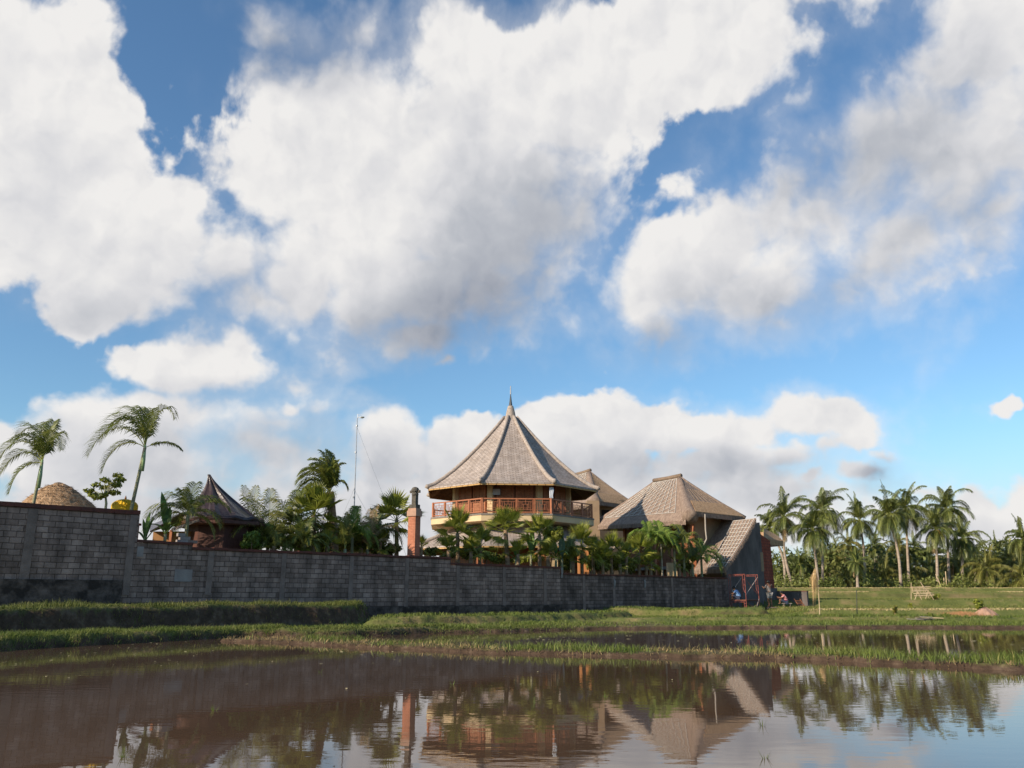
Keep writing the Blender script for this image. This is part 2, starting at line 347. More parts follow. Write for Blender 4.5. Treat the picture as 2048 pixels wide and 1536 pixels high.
USED = set()
def tag(o, label, cat, group=None):
    o['label'] = label; o['category'] = cat
    if group: o['group'] = group
    if len(label.split()) > 16 or label in USED: print('LABEL?', label)
    USED.add(label)
    return o
def thing(name, loc, label, cat, group=None, rotz=0.0):
    o = bpy.data.objects.new(name, None); COL.objects.link(o); o.location = loc; o.rotation_euler = (0, 0, rotz); o.empty_display_size = 0.3
    return tag(o, label, cat, group)
def place(ob, loc, rotz=0.0): ob.location = loc; ob.rotation_euler = (0, 0, rotz); return ob
def np_mesh(name, V, Fc, material, k):
    me = bpy.data.meshes.new(name); me.vertices.add(len(V)); me.vertices.foreach_set('co', V.astype(np.float32).ravel())
    me.loops.add(len(Fc)*k); me.loops.foreach_set('vertex_index', Fc.astype(np.int32).ravel())
    me.polygons.add(len(Fc)); me.polygons.foreach_set('loop_start', np.arange(0, len(Fc)*k, k, dtype=np.int32)); me.polygons.foreach_set('loop_total', np.full(len(Fc), k, dtype=np.int32))
    me.update(calc_edges=True); me.materials.append(material)
    ob = bpy.data.objects.new(name, me); COL.objects.link(ob); return ob

# ------------------------------------------------------------------ key plan lines
WA = at(0, 1192, 27.0); WB = at(1455, 1192, 56.2)
WDIR = Vector((WB.x-WA.x, WB.y-WA.y, 0)).normalized(); WN = Vector((WDIR.y, -WDIR.x, 0))  # WN faces the camera side
def wall_s(px):          # arclength along the wall line of the column px
    d = ray(px, 1192); a = d.x/d.y
    # WA.x + s*dx = a*(WA.y + s*dy)
    return (a*WA.y-WA.x)/(WDIR.x-a*WDIR.y)
def wall_Y(px): return WA.y+wall_s(px)*WDIR.y
def wall_pt(px, py):     # point of the wall plane seen at px,py
    d = ray(px, py); a = d.x/d.y; s = (a*WA.y-WA.x)/(WDIR.x-a*WDIR.y); Y = WA.y+s*WDIR.y
    return at(px, py, Y)
def behind(px, py, off): return at(px, py, wall_Y(px)+off)

# ------------------------------------------------------------------ terrain
def seg_dist(X, Y, P):
    best = np.full(X.shape, 1e9); par = np.zeros(X.shape)
    acc = 0
    for (x0, y0), (x1, y1) in zip(P[:-1], P[1:]):
        dx, dy = x1-x0, y1-y0; L2 = dx*dx+dy*dy
        t = np.clip(((X-x0)*dx+(Y-y0)*dy)/L2, 0, 1); d = np.hypot(X-x0-t*dx, Y-y0-t*dy)
        m = d < best; best = np.where(m, d, best); par = np.where(m, acc+t, par); acc += 1
    return best, par
def side(X, Y, P):       # >0 on the far side (left of the polyline walking to the right)
    best = np.full(X.shape, 1e9); sg = np.zeros(X.shape)
    for i, ((x0, y0), (x1, y1)) in enumerate(zip(P[:-1], P[1:])):
        dx, dy = x1-x0, y1-y0; L2 = dx*dx+dy*dy
        t = np.clip(((X-x0)*dx+(Y-y0)*dy)/L2, 0, 1); d = np.hypot(X-x0-t*dx, Y-y0-t*dy)
        c = (dx*(Y-y0)-dy*(X-x0))/math.sqrt(L2)
        m = d < best-1e-9; best = np.where(m, d, best); sg = np.where(m, c, sg)
    return np.where(sg >= 0, best, -best)
def vnoise(X, Y, seed=0, octv=4, f0=1.0):
    out = np.zeros(X.shape); amp = 1.0; tot = 0
    for o in range(octv):
        f = f0*2**o; xi = np.floor(X*f).astype(int); yi = np.floor(Y*f).astype(int); fx = X*f-xi; fy = Y*f-yi
        fx = fx*fx*(3-2*fx); fy = fy*fy*(3-2*fy)
        def h(a, b):
            n = (a*374761393 + b*668265263 + (seed+o*17)*974634777) & 0xffffffff
            n = ((n ^ (n >> 13))*1274126177) & 0xffffffff; n = n ^ (n >> 16); return (n & 0xffff)/65535.0
        v = (h(xi, yi)*(1-fx)+h(xi+1, yi)*fx)*(1-fy)+(h(xi, yi+1)*(1-fx)+h(xi+1, yi+1)*fx)*fy
        out += v*amp; tot += amp; amp *= 0.5
    return out/tot
def smooth(x, a, b):
    t = np.clip((x-a)/(b-a), 0, 1); return t*t*(3-2*t)
def P2(lst, z=0.0): return [tuple(gnd(x, y, z)[:2]) for x, y in lst]
# waterline of the near pond on the left, then the brown dyke that carries on to the right
LV = P2([(-500,1345),(-200,1318),(0,1303),(100,1296),(200,1290),(300,1285),(400,1280),(480,1276),(535,1275)])
LB = P2([(535,1275),(600,1275),(700,1273),(800,1269),(860,1266),(920,1265),(1000,1263),(1100,1260),(1200,1258)])
LF = P2([(860,1267),(1000,1264),(1200,1258.5),(1350,1257.5),(1500,1256.5),(1800,1256),(2048,1257),(2500,1262)])   # far edge of the second pond
LW = P2([(520,1285),(560,1286),(640,1290),(734,1298),(900,1304),(1042,1309),(1213,1314),(1400,1317),(1621,1321),(1827,1333),(2048,1341),(2400,1357),(2900,1385)])  # near edge of the grassy dyke
# foot of the tall bank
BU = [tuple(at(x, 1192, y)[:2]) for x, y in ((-500,16.5),(-200,19.5),(0,21.9),(200,24.3),(400,27.0),(560,29.6),(690,31.6),(722,32.6),(742,34.2),(742,37),(720,40))]
MOUND = [tuple(at(x, 1192, y)[:2]) for x, y in ((1235,47),(1300,45.5),(1380,43.5),(1450,42.5),(1500,42.8))]
AB = [tuple(at(x, 1192, y)[:2]) for x, y in ((780,32.0),(900,33.5),(1000,35.0),(1120,38),(1240,42))]
CB = [tuple(at(x, 1192, y)[:2]) for x, y in ((1250,37),(1400,37.5),(1600,38),(1750,38),(1900,37.5),(2100,37))]
wall2 = [(WA.x-WDIR.x*30, WA.y-WDIR.y*30), (WB.x, WB.y)]
def terrain(X, Y):
    n = vnoise(X, Y, 3, 4, 0.5); nf = vnoise(X, Y, 11, 3, 3.0)
    z = np.full(X.shape, -0.35)
    fr = side(X, Y, LF)       # beyond the second pond
    frn = fr+(nf-0.5)*0.5
    z = np.where(frn > -0.3, -0.35+0.45*smooth(frn, -0.25, 0.35)+0.05*smooth(frn, 0.5, 8), z)
    # bank V + flat behind (left)
    dv = side(X, Y, LV)+(nf-0.5)*0.4; xlim = LV[-1][0]
    hv = 0.24+0.16*(vnoise(X, Y, 5, 3, 0.7)-0.4)
    onl = (X < xlim+0.5)
    v = -0.35+(0.35+hv)*smooth(dv, -0.12, 0.30) - (hv-0.10)*smooth(dv, 0.7, 1.4)
    z = np.where(onl, np.maximum(z, v), z)
    db, pb = seg_dist(X, Y-0.45, LB); db = db+(nf-0.5)*0.35; hb = 0.22-0.10*smooth(pb, 3.5, 5.5)
    z = np.maximum(z, -0.35+(0.35+hb*(0.75+0.5*n))*(1-smooth(db, 0.22, 0.62)))
    # ground between dyke B and the wall
    sb = side(X, Y, LB)
    z = np.where((X > xlim-1) & (sb > 0.4) & (sb < 40) & (X < LB[-1][0]+2), np.maximum(z, 0.03+0.05*n), z)
    for P, hh, w in ((AB, 0.34, 0.8), (MOUND, 0.46, 1.3), (CB, 0.2, 1.0)):
        da, pa = seg_dist(X, Y, P); da = da+(nf-0.5)*0.5+(n-0.5)*0.6
        z = np.maximum(z, z+(hh*(0.7+0.5*vnoise(X, Y, 31, 2, 0.4)))*(1-smooth(da, w*0.45, w)))
    # grassy dyke W
    dw = side(X, Y, LW)+(nf-0.5)*0.45+(n-0.5)*0.6
    wid = 1.25
    hw = 0.075+0.07*(vnoise(X, Y, 21, 3, 0.9)-0.3)
    w = (0.35+hw)*smooth(dw, -0.1, 0.18)*(1-smooth(dw, wid-0.1, wid+0.25))
    z = np.maximum(z, -0.35+w)
    # tall bank U and the ground under the wall on the left
    du = side(X, Y, BU)+(vnoise(X, Y, 41, 4, 0.8)-0.5)*0.55
    hu = 0.90+0.16*(vnoise(X, Y, 45, 3, 0.5)-0.5)
    u = hu*smooth(du, -0.03, 0.34)
    z = np.where(u > 0.02, np.maximum(z, u), z)
    # behind the compound wall
    sw = side(X, Y, wall2)
    z = np.where((sw > 0.3) & (X < WB.x+4.0), np.maximum(z, 0.95), z)
    # terraces climbing to the right
    right = smooth(X-0.12*(Y-50), 15.5, 18.0)*(1-0)
    wob = 2.2*(vnoise(X*0.6, Y*0.15, 51, 3, 0.12)-0.5)
    t = np.zeros(X.shape)
    for yy, h, sl in ((45, 0.36, 0.01), (60, 0.44, -0.03), (76, 0.62, 0.02), (93, 0.5, -0.02)):
        t += h*smooth(Y+wob*(yy/50.0)+sl*(X-25), yy-0.5, yy+0.5)
    t += 0.05*(n-0.5)
    z = np.where((Y > 40) & (X > 14), np.maximum(z, 0.14+(t)*np.where(X > WB.x+3.2, 1.0, smooth(X-0.12*(Y-50), 15.0, 17.0))), z)
    z += (nf-0.5)*0.03*(z > 0)
    far = smooth(np.hypot(X, Y), 110, 400)
    z = np.where(np.hypot(X, Y) > 105, np.maximum(z, z*(1-far)+2.3*far), z)
    return z
def axis(parts):
    out = []
    for a, b, st in parts: out += list(np.arange(a, b, st))
    return np.array(out)
gx = np.concatenate([-np.geomspace(2500, 24, 26), np.arange(-23.6, 26, 0.16), np.arange(26, 75, 0.5), np.geomspace(76, 2500, 24)])
gy = np.concatenate([-np.geomspace(400, 6, 8), np.arange(-4, 12, 1.0), np.arange(12, 16, 0.2), np.arange(16, 48, 0.12), np.arange(48, 110, 0.22), np.geomspace(110.5, 3500, 36)])
GX, GY = np.meshgrid(gx, gy); GZ = terrain(GX, GY)
nx, ny = len(gx), len(gy)
idx = np.arange(nx*ny).reshape(ny, nx)
faces = np.stack([idx[:-1, :-1], idx[:-1, 1:], idx[1:, 1:], idx[1:, :-1]], -1).reshape(-1, 4)

def ground_mat():
    m = bpy.data.materials.new('soil_and_turf'); m.use_nodes = True; nt = m.node_tree; N = nt.nodes; L = nt.links
    b = N['Principled BSDF']; b.inputs['Roughness'].default_value = 0.9; b.inputs['Specular IOR Level'].default_value = 0.15
    g = N.new('ShaderNodeNewGeometry'); sp = N.new('ShaderNodeSeparateXYZ'); L.new(g.outputs['Position'], sp.inputs[0])
    def noise(s, d, vec=None):
        n = N.new('ShaderNodeTexNoise'); n.inputs['Scale'].default_value = s; n.inputs['Detail'].default_value = d; n.inputs['Roughness'].default_value = 0.65
        L.new(vec or g.outputs['Position'], n.inputs['Vector']); return n.outputs['Fac']
    def ramp(x, pts):
        r = N.new('ShaderNodeValToRGB'); L.new(x, r.inputs[0]); r.color_ramp.elements[0].position = pts[0][0]; r.color_ramp.elements[0].color = (*pts[0][1], 1)
        r.color_ramp.elements[1].position = pts[-1][0]; r.color_ramp.elements[1].color = (*pts[-1][1], 1)
        for p, c in pts[1:-1]: e = r.color_ramp.elements.new(p); e.color = (*c, 1)
        return r.outputs[0]
    mud = ramp(noise(3.0, 8), [(0.3, (0.035, 0.023, 0.015)), (0.55, (0.085, 0.055, 0.036)), (0.75, (0.17, 0.125, 0.085))])
    turf = ramp(noise(0.55, 10), [(0.32, (0.075, 0.095, 0.024)), (0.5, (0.13, 0.145, 0.040)), (0.60, (0.21, 0.175, 0.070)), (0.72, (0.30, 0.21, 0.11))])
    hz = N.new('ShaderNodeMapRange'); ad = N.new('ShaderNodeMath'); ad.operation = 'MULTIPLY_ADD'; L.new(noise(2.0, 6), ad.inputs[0]); ad.inputs[1].default_value = 0.16; L.new(sp.outputs[2], ad.inputs[2])
    L.new(ad.outputs[0], hz.inputs[0]); hz.inputs[1].default_value = 0.13; hz.inputs[2].default_value = 0.24
    sn = N.new('ShaderNodeSeparateXYZ'); L.new(g.outputs['Normal'], sn.inputs[0]); st = N.new('ShaderNodeMapRange'); L.new(sn.outputs[2], st.inputs[0]); st.inputs[1].default_value = 0.55; st.inputs[2].default_value = 0.88
    sm_ = N.new('ShaderNodeMath'); sm_.operation = 'MULTIPLY'; L.new(st.outputs[0], sm_.inputs[0]); L.new(hz.outputs[0], sm_.inputs[1]); hz = sm_
    mx = N.new('ShaderNodeMix'); mx.data_type = 'RGBA'; L.new(hz.outputs[0], mx.inputs[0]); L.new(mud, mx.inputs[6]); L.new(turf, mx.inputs[7])
    L.new(mx.outputs[2], b.inputs['Base Color'])
    bp = N.new('ShaderNodeBump'); bp.inputs['Strength'].default_value = 0.7; bp.inputs['Distance'].default_value = 0.08; L.new(noise(9.0, 6), bp.inputs['Height']); L.new(bp.outputs[0], b.inputs['Normal'])
    return m
ground = np_mesh('ground', np.stack([GX.ravel(), GY.ravel(), GZ.ravel()], -1), faces, ground_mat(), 4); ground['kind'] = 'structure'
ground.data.polygons.foreach_set('use_smooth', [True]*len(ground.data.polygons))

def water_mat():
    m = bpy.data.materials.new('muddy_water'); m.use_nodes = True; nt = m.node_tree; N = nt.nodes; L = nt.links
    b = N['Principled BSDF']; b.inputs['Roughness'].default_value = 0.015; b.inputs['IOR'].default_value = 1.33; b.inputs['Specular IOR Level'].default_value = 0.5
    g = N.new('ShaderNodeNewGeometry')
    n0 = N.new('ShaderNodeTexNoise'); n0.inputs['Scale'].default_value = 0.35; n0.inputs['Detail'].default_value = 5; L.new(g.outputs['Position'], n0.inputs['Vector'])
    r = N.new('ShaderNodeValToRGB'); L.new(n0.outputs['Fac'], r.inputs[0]); r.color_ramp.elements[0].position = 0.3; r.color_ramp.elements[0].color = (0.075, 0.046, 0.029, 1); r.color_ramp.elements[1].position = 0.7; r.color_ramp.elements[1].color = (0.100, 0.063, 0.041, 1)
    L.new(r.outputs[0], b.inputs['Base Color'])
    mp = N.new('ShaderNodeMapping'); mp.inputs['Scale'].default_value = (1.0, 2.2, 1.0); mp.inputs['Rotation'].default_value = (0, 0, R(8)); L.new(g.outputs['Position'], mp.inputs[0])
    n1 = N.new('ShaderNodeTexNoise'); n1.inputs['Scale'].default_value = 2.6; n1.inputs['Detail'].default_value = 3; n1.inputs['Roughness'].default_value = 0.45; L.new(mp.outputs[0], n1.inputs['Vector'])
    n2 = N.new('ShaderNodeTexNoise'); n2.inputs['Scale'].default_value = 0.22; n2.inputs['Detail'].default_value = 2; L.new(g.outputs['Position'], n2.inputs['Vector'])
    mr = N.new('ShaderNodeMapRange'); L.new(n2.outputs['Fac'], mr.inputs[0]); mr.inputs[1].default_value = 0.4; mr.inputs[2].default_value = 0.65; mr.inputs[3].default_value = 0.35; mr.inputs[4].default_value = 1.0
    ml = N.new('ShaderNodeMath'); ml.operation = 'MULTIPLY'; L.new(n1.outputs['Fac'], ml.inputs[0]); L.new(mr.outputs[0], ml.inputs[1])
    bp = N.new('ShaderNodeBump'); bp.inputs['Strength'].default_value = 0.03; bp.inputs['Distance'].default_value = 0.05; L.new(ml.outputs[0], bp.inputs['Height']); L.new(bp.outputs[0], b.inputs['Normal'])
    return m
wb = MB(); wb.face([(-60,-20,0),(70,-20,0),(70,44,0),(-60,44,0)])
water = wb.build('water', water_mat()); water['kind'] = 'structure'

# ------------------------------------------------------------------ grass
def blades(name, X, Y, Lh, Wd, material, lean=0.5, zoff=-0.01):
    n = len(X); Z = terrain(X, Y)+zoff
    a = RNG.uniform(0, 2*np.pi, n); b = RNG.uniform(0, 2*np.pi, n); le = RNG.uniform(0.1, lean, n)*Lh
    V = np.zeros((n, 5, 3)); wx, wy = np.cos(a)*Wd/2, np.sin(a)*Wd/2
    V[:, 0] = np.stack([X-wx, Y-wy, Z], -1); V[:, 1] = np.stack([X+wx, Y+wy, Z], -1)
    mx, my = X+np.cos(b)*le*0.35, Y+np.sin(b)*le*0.35
    V[:, 2] = np.stack([mx+wx*.8, my+wy*.8, Z+Lh*0.6], -1); V[:, 3] = np.stack([mx-wx*.8, my-wy*.8, Z+Lh*0.6], -1)
    V[:, 4] = np.stack([X+np.cos(b)*le, Y+np.sin(b)*le, Z+Lh], -1)
    i = (np.arange(n)*5)[:, None]
    T = np.concatenate([i+np.array([[0,1,2]]), i+np.array([[0,2,3]]), i+np.array([[3,2,4]])], 0)
    ob = np_mesh(name, V.reshape(-1, 3), T, material, 3); ob['kind'] = 'stuff'; return ob
G_green = mat('grass_green', (0.10,0.145,0.025), (0.18,0.205,0.050), scale=1.2, rough=0.55, island=0.35, trans=0.35, c3=(0.24,0.22,0.07))
G_dark = mat('grass_dark', (0.075,0.10,0.020), (0.15,0.16,0.040), scale=1.0, rough=0.6, island=0.4, trans=0.3, c3=(0.22,0.17,0.07))
G_dry = mat('grass_dry', (0.20,0.14,0.06), (0.34,0.25,0.12), scale=1.5, rough=0.7, island=0.4, trans=0.2)
def scatter(n, xr, yr, cond):
    X = RNG.uniform(*xr, n); Y = RNG.uniform(*yr, n); k = cond(X, Y); return X[k], Y[k]
def ring(P, a, b):
    def c(X, Y): s = side(X, Y, P); return (s > a) & (s < b)
    return c
# dyke W
X, Y = scatter(190000, (-9, 24), (12, 27), ring(LW, -0.05, 1.45))
pt = vnoise(X, Y, 61, 3, 0.6); k = (terrain(X, Y) > 0.02); X, Y, pt = X[k], Y[k], pt[k]; s_ = side(X, Y, LW)
gk = (RNG.uniform(0, 1, len(X)) < np.clip((pt-0.42)*7, 0.04, 1)) & (X > -7.2) & ((s_ > 0.28) | (RNG.uniform(0, 1, len(X)) < 0.5))
tg = blades('grass', X[gk], Y[gk], RNG.uniform(0.05, 0.19, gk.sum())*(0.45+1.0*pt[gk]), RNG.uniform(0.008, 0.016, gk.sum()), G_green, 0.9); tag(tg, 'bright green grass tufts along the dyke between the two ponds', 'grass')
dk = (~gk) & (RNG.uniform(0, 1, len(X)) < np.where(s_ < .32, .75, .35))
td = blades('grass_stubble', X[dk], Y[dk], RNG.uniform(0.02, 0.11, dk.sum()), RNG.uniform(0.008, 0.020, dk.sum()), G_dry, 1.8); tag(td, 'brown dead stubble along the water edge of the pond dyke', 'grass')
# tall bank U and low bank V
X, Y = scatter(260000, (-20, -3), (15, 36), ring(BU, -0.12, 1.6))
s_ = side(X, Y, BU); p = np.where(s_ < 0.27, 0.16, 0.6); k = RNG.uniform(0, 1, len(X)) < p; X, Y, s_ = X[k], Y[k], s_[k]
L_ = RNG.uniform(0.05, 0.17, len(X))*(0.3+1.3*vnoise(X, Y, 71, 4, 1.1)**1.5)*np.where((s_ > .15) & (s_ < .6), 1.5, 1)
tu = blades('grass', X, Y, L_, RNG.uniform(0.008, 0.018, len(X)), G_dark, 1.1); tag(tu, 'shaggy grass over the tall dark bank below the left wall', 'grass')
X, Y = scatter(200000, (-20, -6), (13, 29), ring(LV, 0.0, 2.2)); k = (X < LV[-1][0]+.3); X, Y = X[k], Y[k]
L_ = RNG.uniform(0.05, 0.17, len(X))*(0.35+1.1*vnoise(X, Y, 73, 3, 0.9))
tv = blades('grass', X, Y, L_, RNG.uniform(0.008, 0.016, len(X)), G_green, 1.1); tag(tv, 'rough green grass on the low bank at the left waterline', 'grass')
Xw = []; Yw = []
for P_, xr_, yr_, n_ in ((LW, (-7, 22), (12, 26), 2600), (LV, (-20, -8), (13, 28), 1500), (BU, (-20, -4), (15, 36), 1500)):
    a, b = scatter(n_*9, xr_, yr_, ring(P_, 0.15, 1.3)); k = vnoise(a, b, 97, 2, 0.8) > .52; Xw.append(a[k][:n_]); Yw.append(b[k][:n_])
Xw = np.concatenate(Xw); Yw = np.concatenate(Yw)
tw = blades('weeds', Xw, Yw, RNG.uniform(.07, .20, len(Xw)), RNG.uniform(.006, .014, len(Xw)), mat('tall_weed', (0.22,0.22,0.06), (0.34,0.27,0.12), scale=2, rough=.6, island=.4, trans=.3), .8); tag(tw, 'taller straggly weeds and seed stalks sticking out of the pond banks', 'weeds')
# dyke B, bank A, far bank, mounds up to the wall
X, Y = scatter(90000, (-9, 4), (24, 32), lambda X, Y: seg_dist(X, Y-0.5, LB)[0] < 0.7)
k = RNG.uniform(0, 1, len(X)) < 0.5; X, Y = X[k], Y[k]
tb = blades('grass', X, Y, RNG.uniform(0.03, 0.11, len(X)), RNG.uniform(0.012, 0.022, len(X)), G_dark, 1.5); tag(tb, 'sparse brownish grass on the low mud dyke below the long wall', 'grass')
def farc(X, Y):
    return (side(X, Y, LF) > 0.05) & (X > -8) & (side(X, Y, wall2) < -0.3) & (terrain(X, Y) > 0.03)
X, Y = scatter(420000, (-8, 45), (28, 62), farc)
pt = vnoise(X, Y, 81, 4, 0.35); k = (RNG.uniform(0, 1, len(X)) < np.clip((pt-0.30)*3.2, 0.08, 1)*np.clip(60/ (Y+10), .3, 1)); X, Y, pt = X[k], Y[k], pt[k]
near = (X < 16) | (Y < 44)
near &= (terrain(X, Y+.2)-terrain(X, Y-.2) < .10) | (RNG.uniform(0, 1, len(X)) < .22)
tf = blades('grass', X[near], Y[near], RNG.uniform(0.04, 0.14, near.sum())*(0.5+pt[near]), RNG.uniform(0.015, 0.035, near.sum()), G_green, 1.1); tag(tf, 'grass on the far bank of the second pond below the wall', 'grass')
X, Y = scatter(260000, (14, 75), (43, 108), lambda X, Y: (X/Y > 0.27) & (X/Y < 0.72) & ((side(X, Y, wall2) < -0.3) | (X > WB.x+5)))
tn = vnoise(X, Y, 91, 4, 0.15); tk = RNG.uniform(0, 1, len(X)) < np.clip((tn-.3)*3, .15, .9); X, Y = X[tk], Y[tk]; tk = (terrain(X, Y+.25)-terrain(X, Y-.25) < .12) | (RNG.uniform(0, 1, len(X)) < .35); X, Y = X[tk], Y[tk]
tt = blades('grass', X, Y, RNG.uniform(0.03, 0.12, len(X)), RNG.uniform(0.03, 0.06, len(X)), mat('grass_field', (0.12,0.145,0.032), (0.20,0.20,0.055), scale=0.35, rough=0.6, island=0.35, trans=0.3, c3=(0.34,0.27,0.13)), 0.9); tag(tt, 'grass on the stepped rice terraces right of the compound', 'grass')

# dry lips of the terraces: rows found where the terrain climbs
X, Y = scatter(900000, (16, 75), (43, 96), lambda X, Y: (X/Y > 0.27) & (X/Y < 0.72) & ((side(X, Y, wall2) < -0.3) | (X > WB.x+5)))
h0, h1 = terrain(X, Y-0.9), terrain(X, Y); k = (h1-h0 > 0.16) & (terrain(X, Y+0.4)-h1 < 0.04) & (vnoise(X, Y, 95, 2, 0.08) > 0.34); X, Y = X[k], Y[k]
tl = blades('dry_grass', X, Y, RNG.uniform(0.02, 0.10, len(X)), RNG.uniform(0.04, 0.08, len(X)), mat('terrace_lip', (0.42,0.33,0.17), (0.30,0.26,0.12), scale=0.8, rough=.8, island=.3), 1.2); tag(tl, 'pale dry strips along the lips of the rice terraces', 'grass')

# ------------------------------------------------------------------ compound walls
M_block = brick_mat('concrete_block', (0.250,0.168,0.136), (0.400,0.283,0.235), (0.15,0.10,0.08), 0.37, 0.19, 0.012, 1.0, stain=(0.022,0.019,0.017), stain_z=(0.1,1.1), dirt=0.5, wob=0.035)
M_block2 = brick_mat('weathered_block', (0.170,0.118,0.098), (0.290,0.208,0.176), (0.125,0.088,0.074), 0.36, 0.19, 0.013, 0.9, stain=(0.022,0.019,0.017), stain_z=(0.0,0.9), dirt=0.6, wob=0.05)
M_found = mat('rubble_foundation', (0.035,0.026,0.022), (0.17,0.125,0.105), scale=2.6, rough=0.95, bump=0.9, bscale=9, contrast=(0.42,0.72))
M_coping = mat('red_coping', (0.15,0.048,0.034), (0.085,0.040,0.032), scale=4, rough=0.9, bump=0.5)
M_render = mat('grey_render', (0.075,0.062,0.060), (0.150,0.125,0.118), scale=1.2, rough=0.9, bump=0.3, stretch=(1,1,0.5))
M_post = mat('concrete_post', (0.16,0.115,0.095), (0.27,0.195,0.165), scale=1.6, rough=0.95, bump=0.5)
M_patch = mat('cement_patch', (0.23,0.19,0.18), (0.30,0.26,0.24), scale=3, rough=0.9, bump=0.3)
WANG = math.atan2(WDIR.y, WDIR.x)
def wall_thing(px0, px1, label, segs, found=None, posts=(), material=None, base=0.0, th=0.2, coping=None, name='block_wall', s0=None, s1=None):
    """segs: list of (s_end_px, z_top); local x along the wall, y inward"""
    sa = wall_s(px0) if s0 is None else s0; org = WA + WDIR*sa; org.z = base
    root = thing(name, org, label, 'wall', rotz=WANG)
    cur = 0.0; mb = MB(); cp = MB()
    for (sx, zt) in segs:
        se = (wall_s(sx) if abs(sx) > 50 or s1 is None else sx)-sa
        zt = zt-base
        mb.box(((cur+se)/2, th/2, zt/2), (se-cur, th, zt))
        if coping:
            x_ = cur; rs_ = random.Random(int(px0)+int(sx))
            while x_ < se-0.05:
                l_ = min(rs_.uniform(.35, 1.3), se-x_); cp.box((x_+l_/2, th/2-0.01+rs_.uniform(-.012,.012), zt+coping/2+rs_.uniform(-.012,.016)), (l_-.006, th+0.10, coping), Matrix.Rotation(rs_.uniform(-.012,.012), 3, 'Y')); x_ += l_
        cur = se
    # uv: x along, y = height: box() gives face-local uv which is right for the long faces
    mb.build('blockwork', material or M_block, root)
    if coping: cp.build('coping', M_coping, root)
    if found:
        fb = MB()
        for (a, b, z) in found:
            a = wall_s(a)-sa; b = wall_s(b)-sa
            fb.box(((a+b)/2, -0.03, (z-base)/2), (b-a, 0.14, z-base))
        fb.build('foundation', M_found, root)
    for (p, z0, z1, w) in posts:
        s = wall_s(p)-sa; pb = MB(); pb.box((s, -0.002, (z0+z1)/2-base), (w, 0.05, z1-z0)); pb.build('post', M_post, root)
    return root, sa
zt_l = wall_pt(130, 1020).z; zt_m = wall_pt(600, 1107).z; zt_h = wall_pt(320, 1087).z; zt_b = wall_pt(1000, 1133).z; zt_r = wall_pt(1280, 1153).z
fz_l = wall_pt(120, 1159).z; fz_m = wall_pt(900, 1212).z; fz_m2 = wall_pt(330, 1190).z
wl, s_l = wall_thing(-260, 262, 'tall grey block wall with red coping at the far left of the compound', [(262, zt_l)], found=[(-255,240,fz_l)], posts=[(-90,fz_l,zt_l-.02,.3),(42,fz_l,zt_l-.02,.28),(250,fz_l-0.5,zt_l-.02,.24)], coping=0.14)
wm, s_m = wall_thing(262, 1121, 'long grey block wall with dark rubble base in front of the palms', [(376, zt_h), (900, zt_m), (1121, zt_b)], found=[(262,430,fz_m2-0.25),(560,1121,fz_m)], posts=[(415,fz_m2,zt_m-.02,.22),(563,fz_m,zt_m-.02,.2),(700,fz_m,zt_m-.02,.2),(812,fz_m,zt_m-.02,.2),(915,fz_m,zt_b-.02,.2),(1008,fz_m,zt_b-.02,.2),(1090,fz_m,zt_b-.02,.2)], coping=0.09)
wr, s_r = wall_thing(1121, 1456, 'lower weathered block wall running up to the scaffold', [(1456, zt_r)], posts=[(1168,0.2,zt_r-.02,.2),(1228,0.2,zt_r-.02,.2),(1345,0.2,zt_r-.02,.2),(1432,0.2,zt_r-.02,.25)], coping=0.07, material=M_block2)
def patch(root, sa, px0, px1, py0, py1):
    a = wall_pt(px0, py1); b = wall_pt(px1, py0); s0, s1 = wall_s(px0)-sa, wall_s(px1)-sa
    mb = MB(); mb.box(((s0+s1)/2, -0.008, (a.z+b.z)/2), (s1-s0, 0.035, b.z-a.z)); mb.build('cement_patch', M_patch, root)
patch(wm, s_m, 345, 380, 1139, 1163); patch(wm, s_m, 264, 277, 1093, 1113)
for p, y0, y1, rr, ss in ((1122.5, 1136, 1156, wr, s_r), (1228, 1159, 1176, wr, s_r), (1289, 1160, 1176, wr, s_r)):
    mb = MB(); s = wall_s(p)-ss; a, b = wall_pt(p, y1).z, wall_pt(p, y0).z
    mb.tube([(s, -0.03, b), (s+.03, -0.06, b-.12), (s+.02, -0.04, a)], [0.05, .06, .03], 6); mb.build('drain_spout', mat('lime_streak', (0.32,0.29,0.27), (0.2,0.18,0.17), scale=6), rr)

# ------------------------------------------------------------------ shared building materials
M_shingle = brick_mat('wood_shingle', (0.40,0.325,0.275), (0.50,0.42,0.37), (0.20,0.16,0.135), 0.36, 0.125, 0.015, 1.0, dirt=0.25, soft=0.4)
M_hip = mat('hip_thatch', (0.30,0.245,0.20), (0.44,0.37,0.32), scale=7, rough=0.95, bump=0.8, bscale=30, stretch=(1,1,1))
M_thatch = mat('thatch', (0.19,0.135,0.105), (0.33,0.245,0.19), scale=3.0, rough=1.0, bump=1.0, bscale=16, stretch=(2.2,2.2,0.55), detail=9)
M_thatch2 = mat('straw_thatch', (0.28,0.17,0.09), (0.52,0.34,0.20), scale=4.5, rough=1.0, bump=1.0, bscale=22, stretch=(2,2,0.8), detail=9)
M_soffit = mat('soffit_wood', (0.22,0.10,0.045), (0.12,0.05,0.025), scale=3, rough=0.7, stretch=(1,1,1))
M_gold = mat('bamboo_fascia', (0.52,0.33,0.13), (0.40,0.22,0.08), scale=6, rough=0.6)
M_cream = mat('cream_plaster', (0.62,0.46,0.27), (0.56,0.41,0.235), scale=1.5, rough=0.85, bump=0.1)
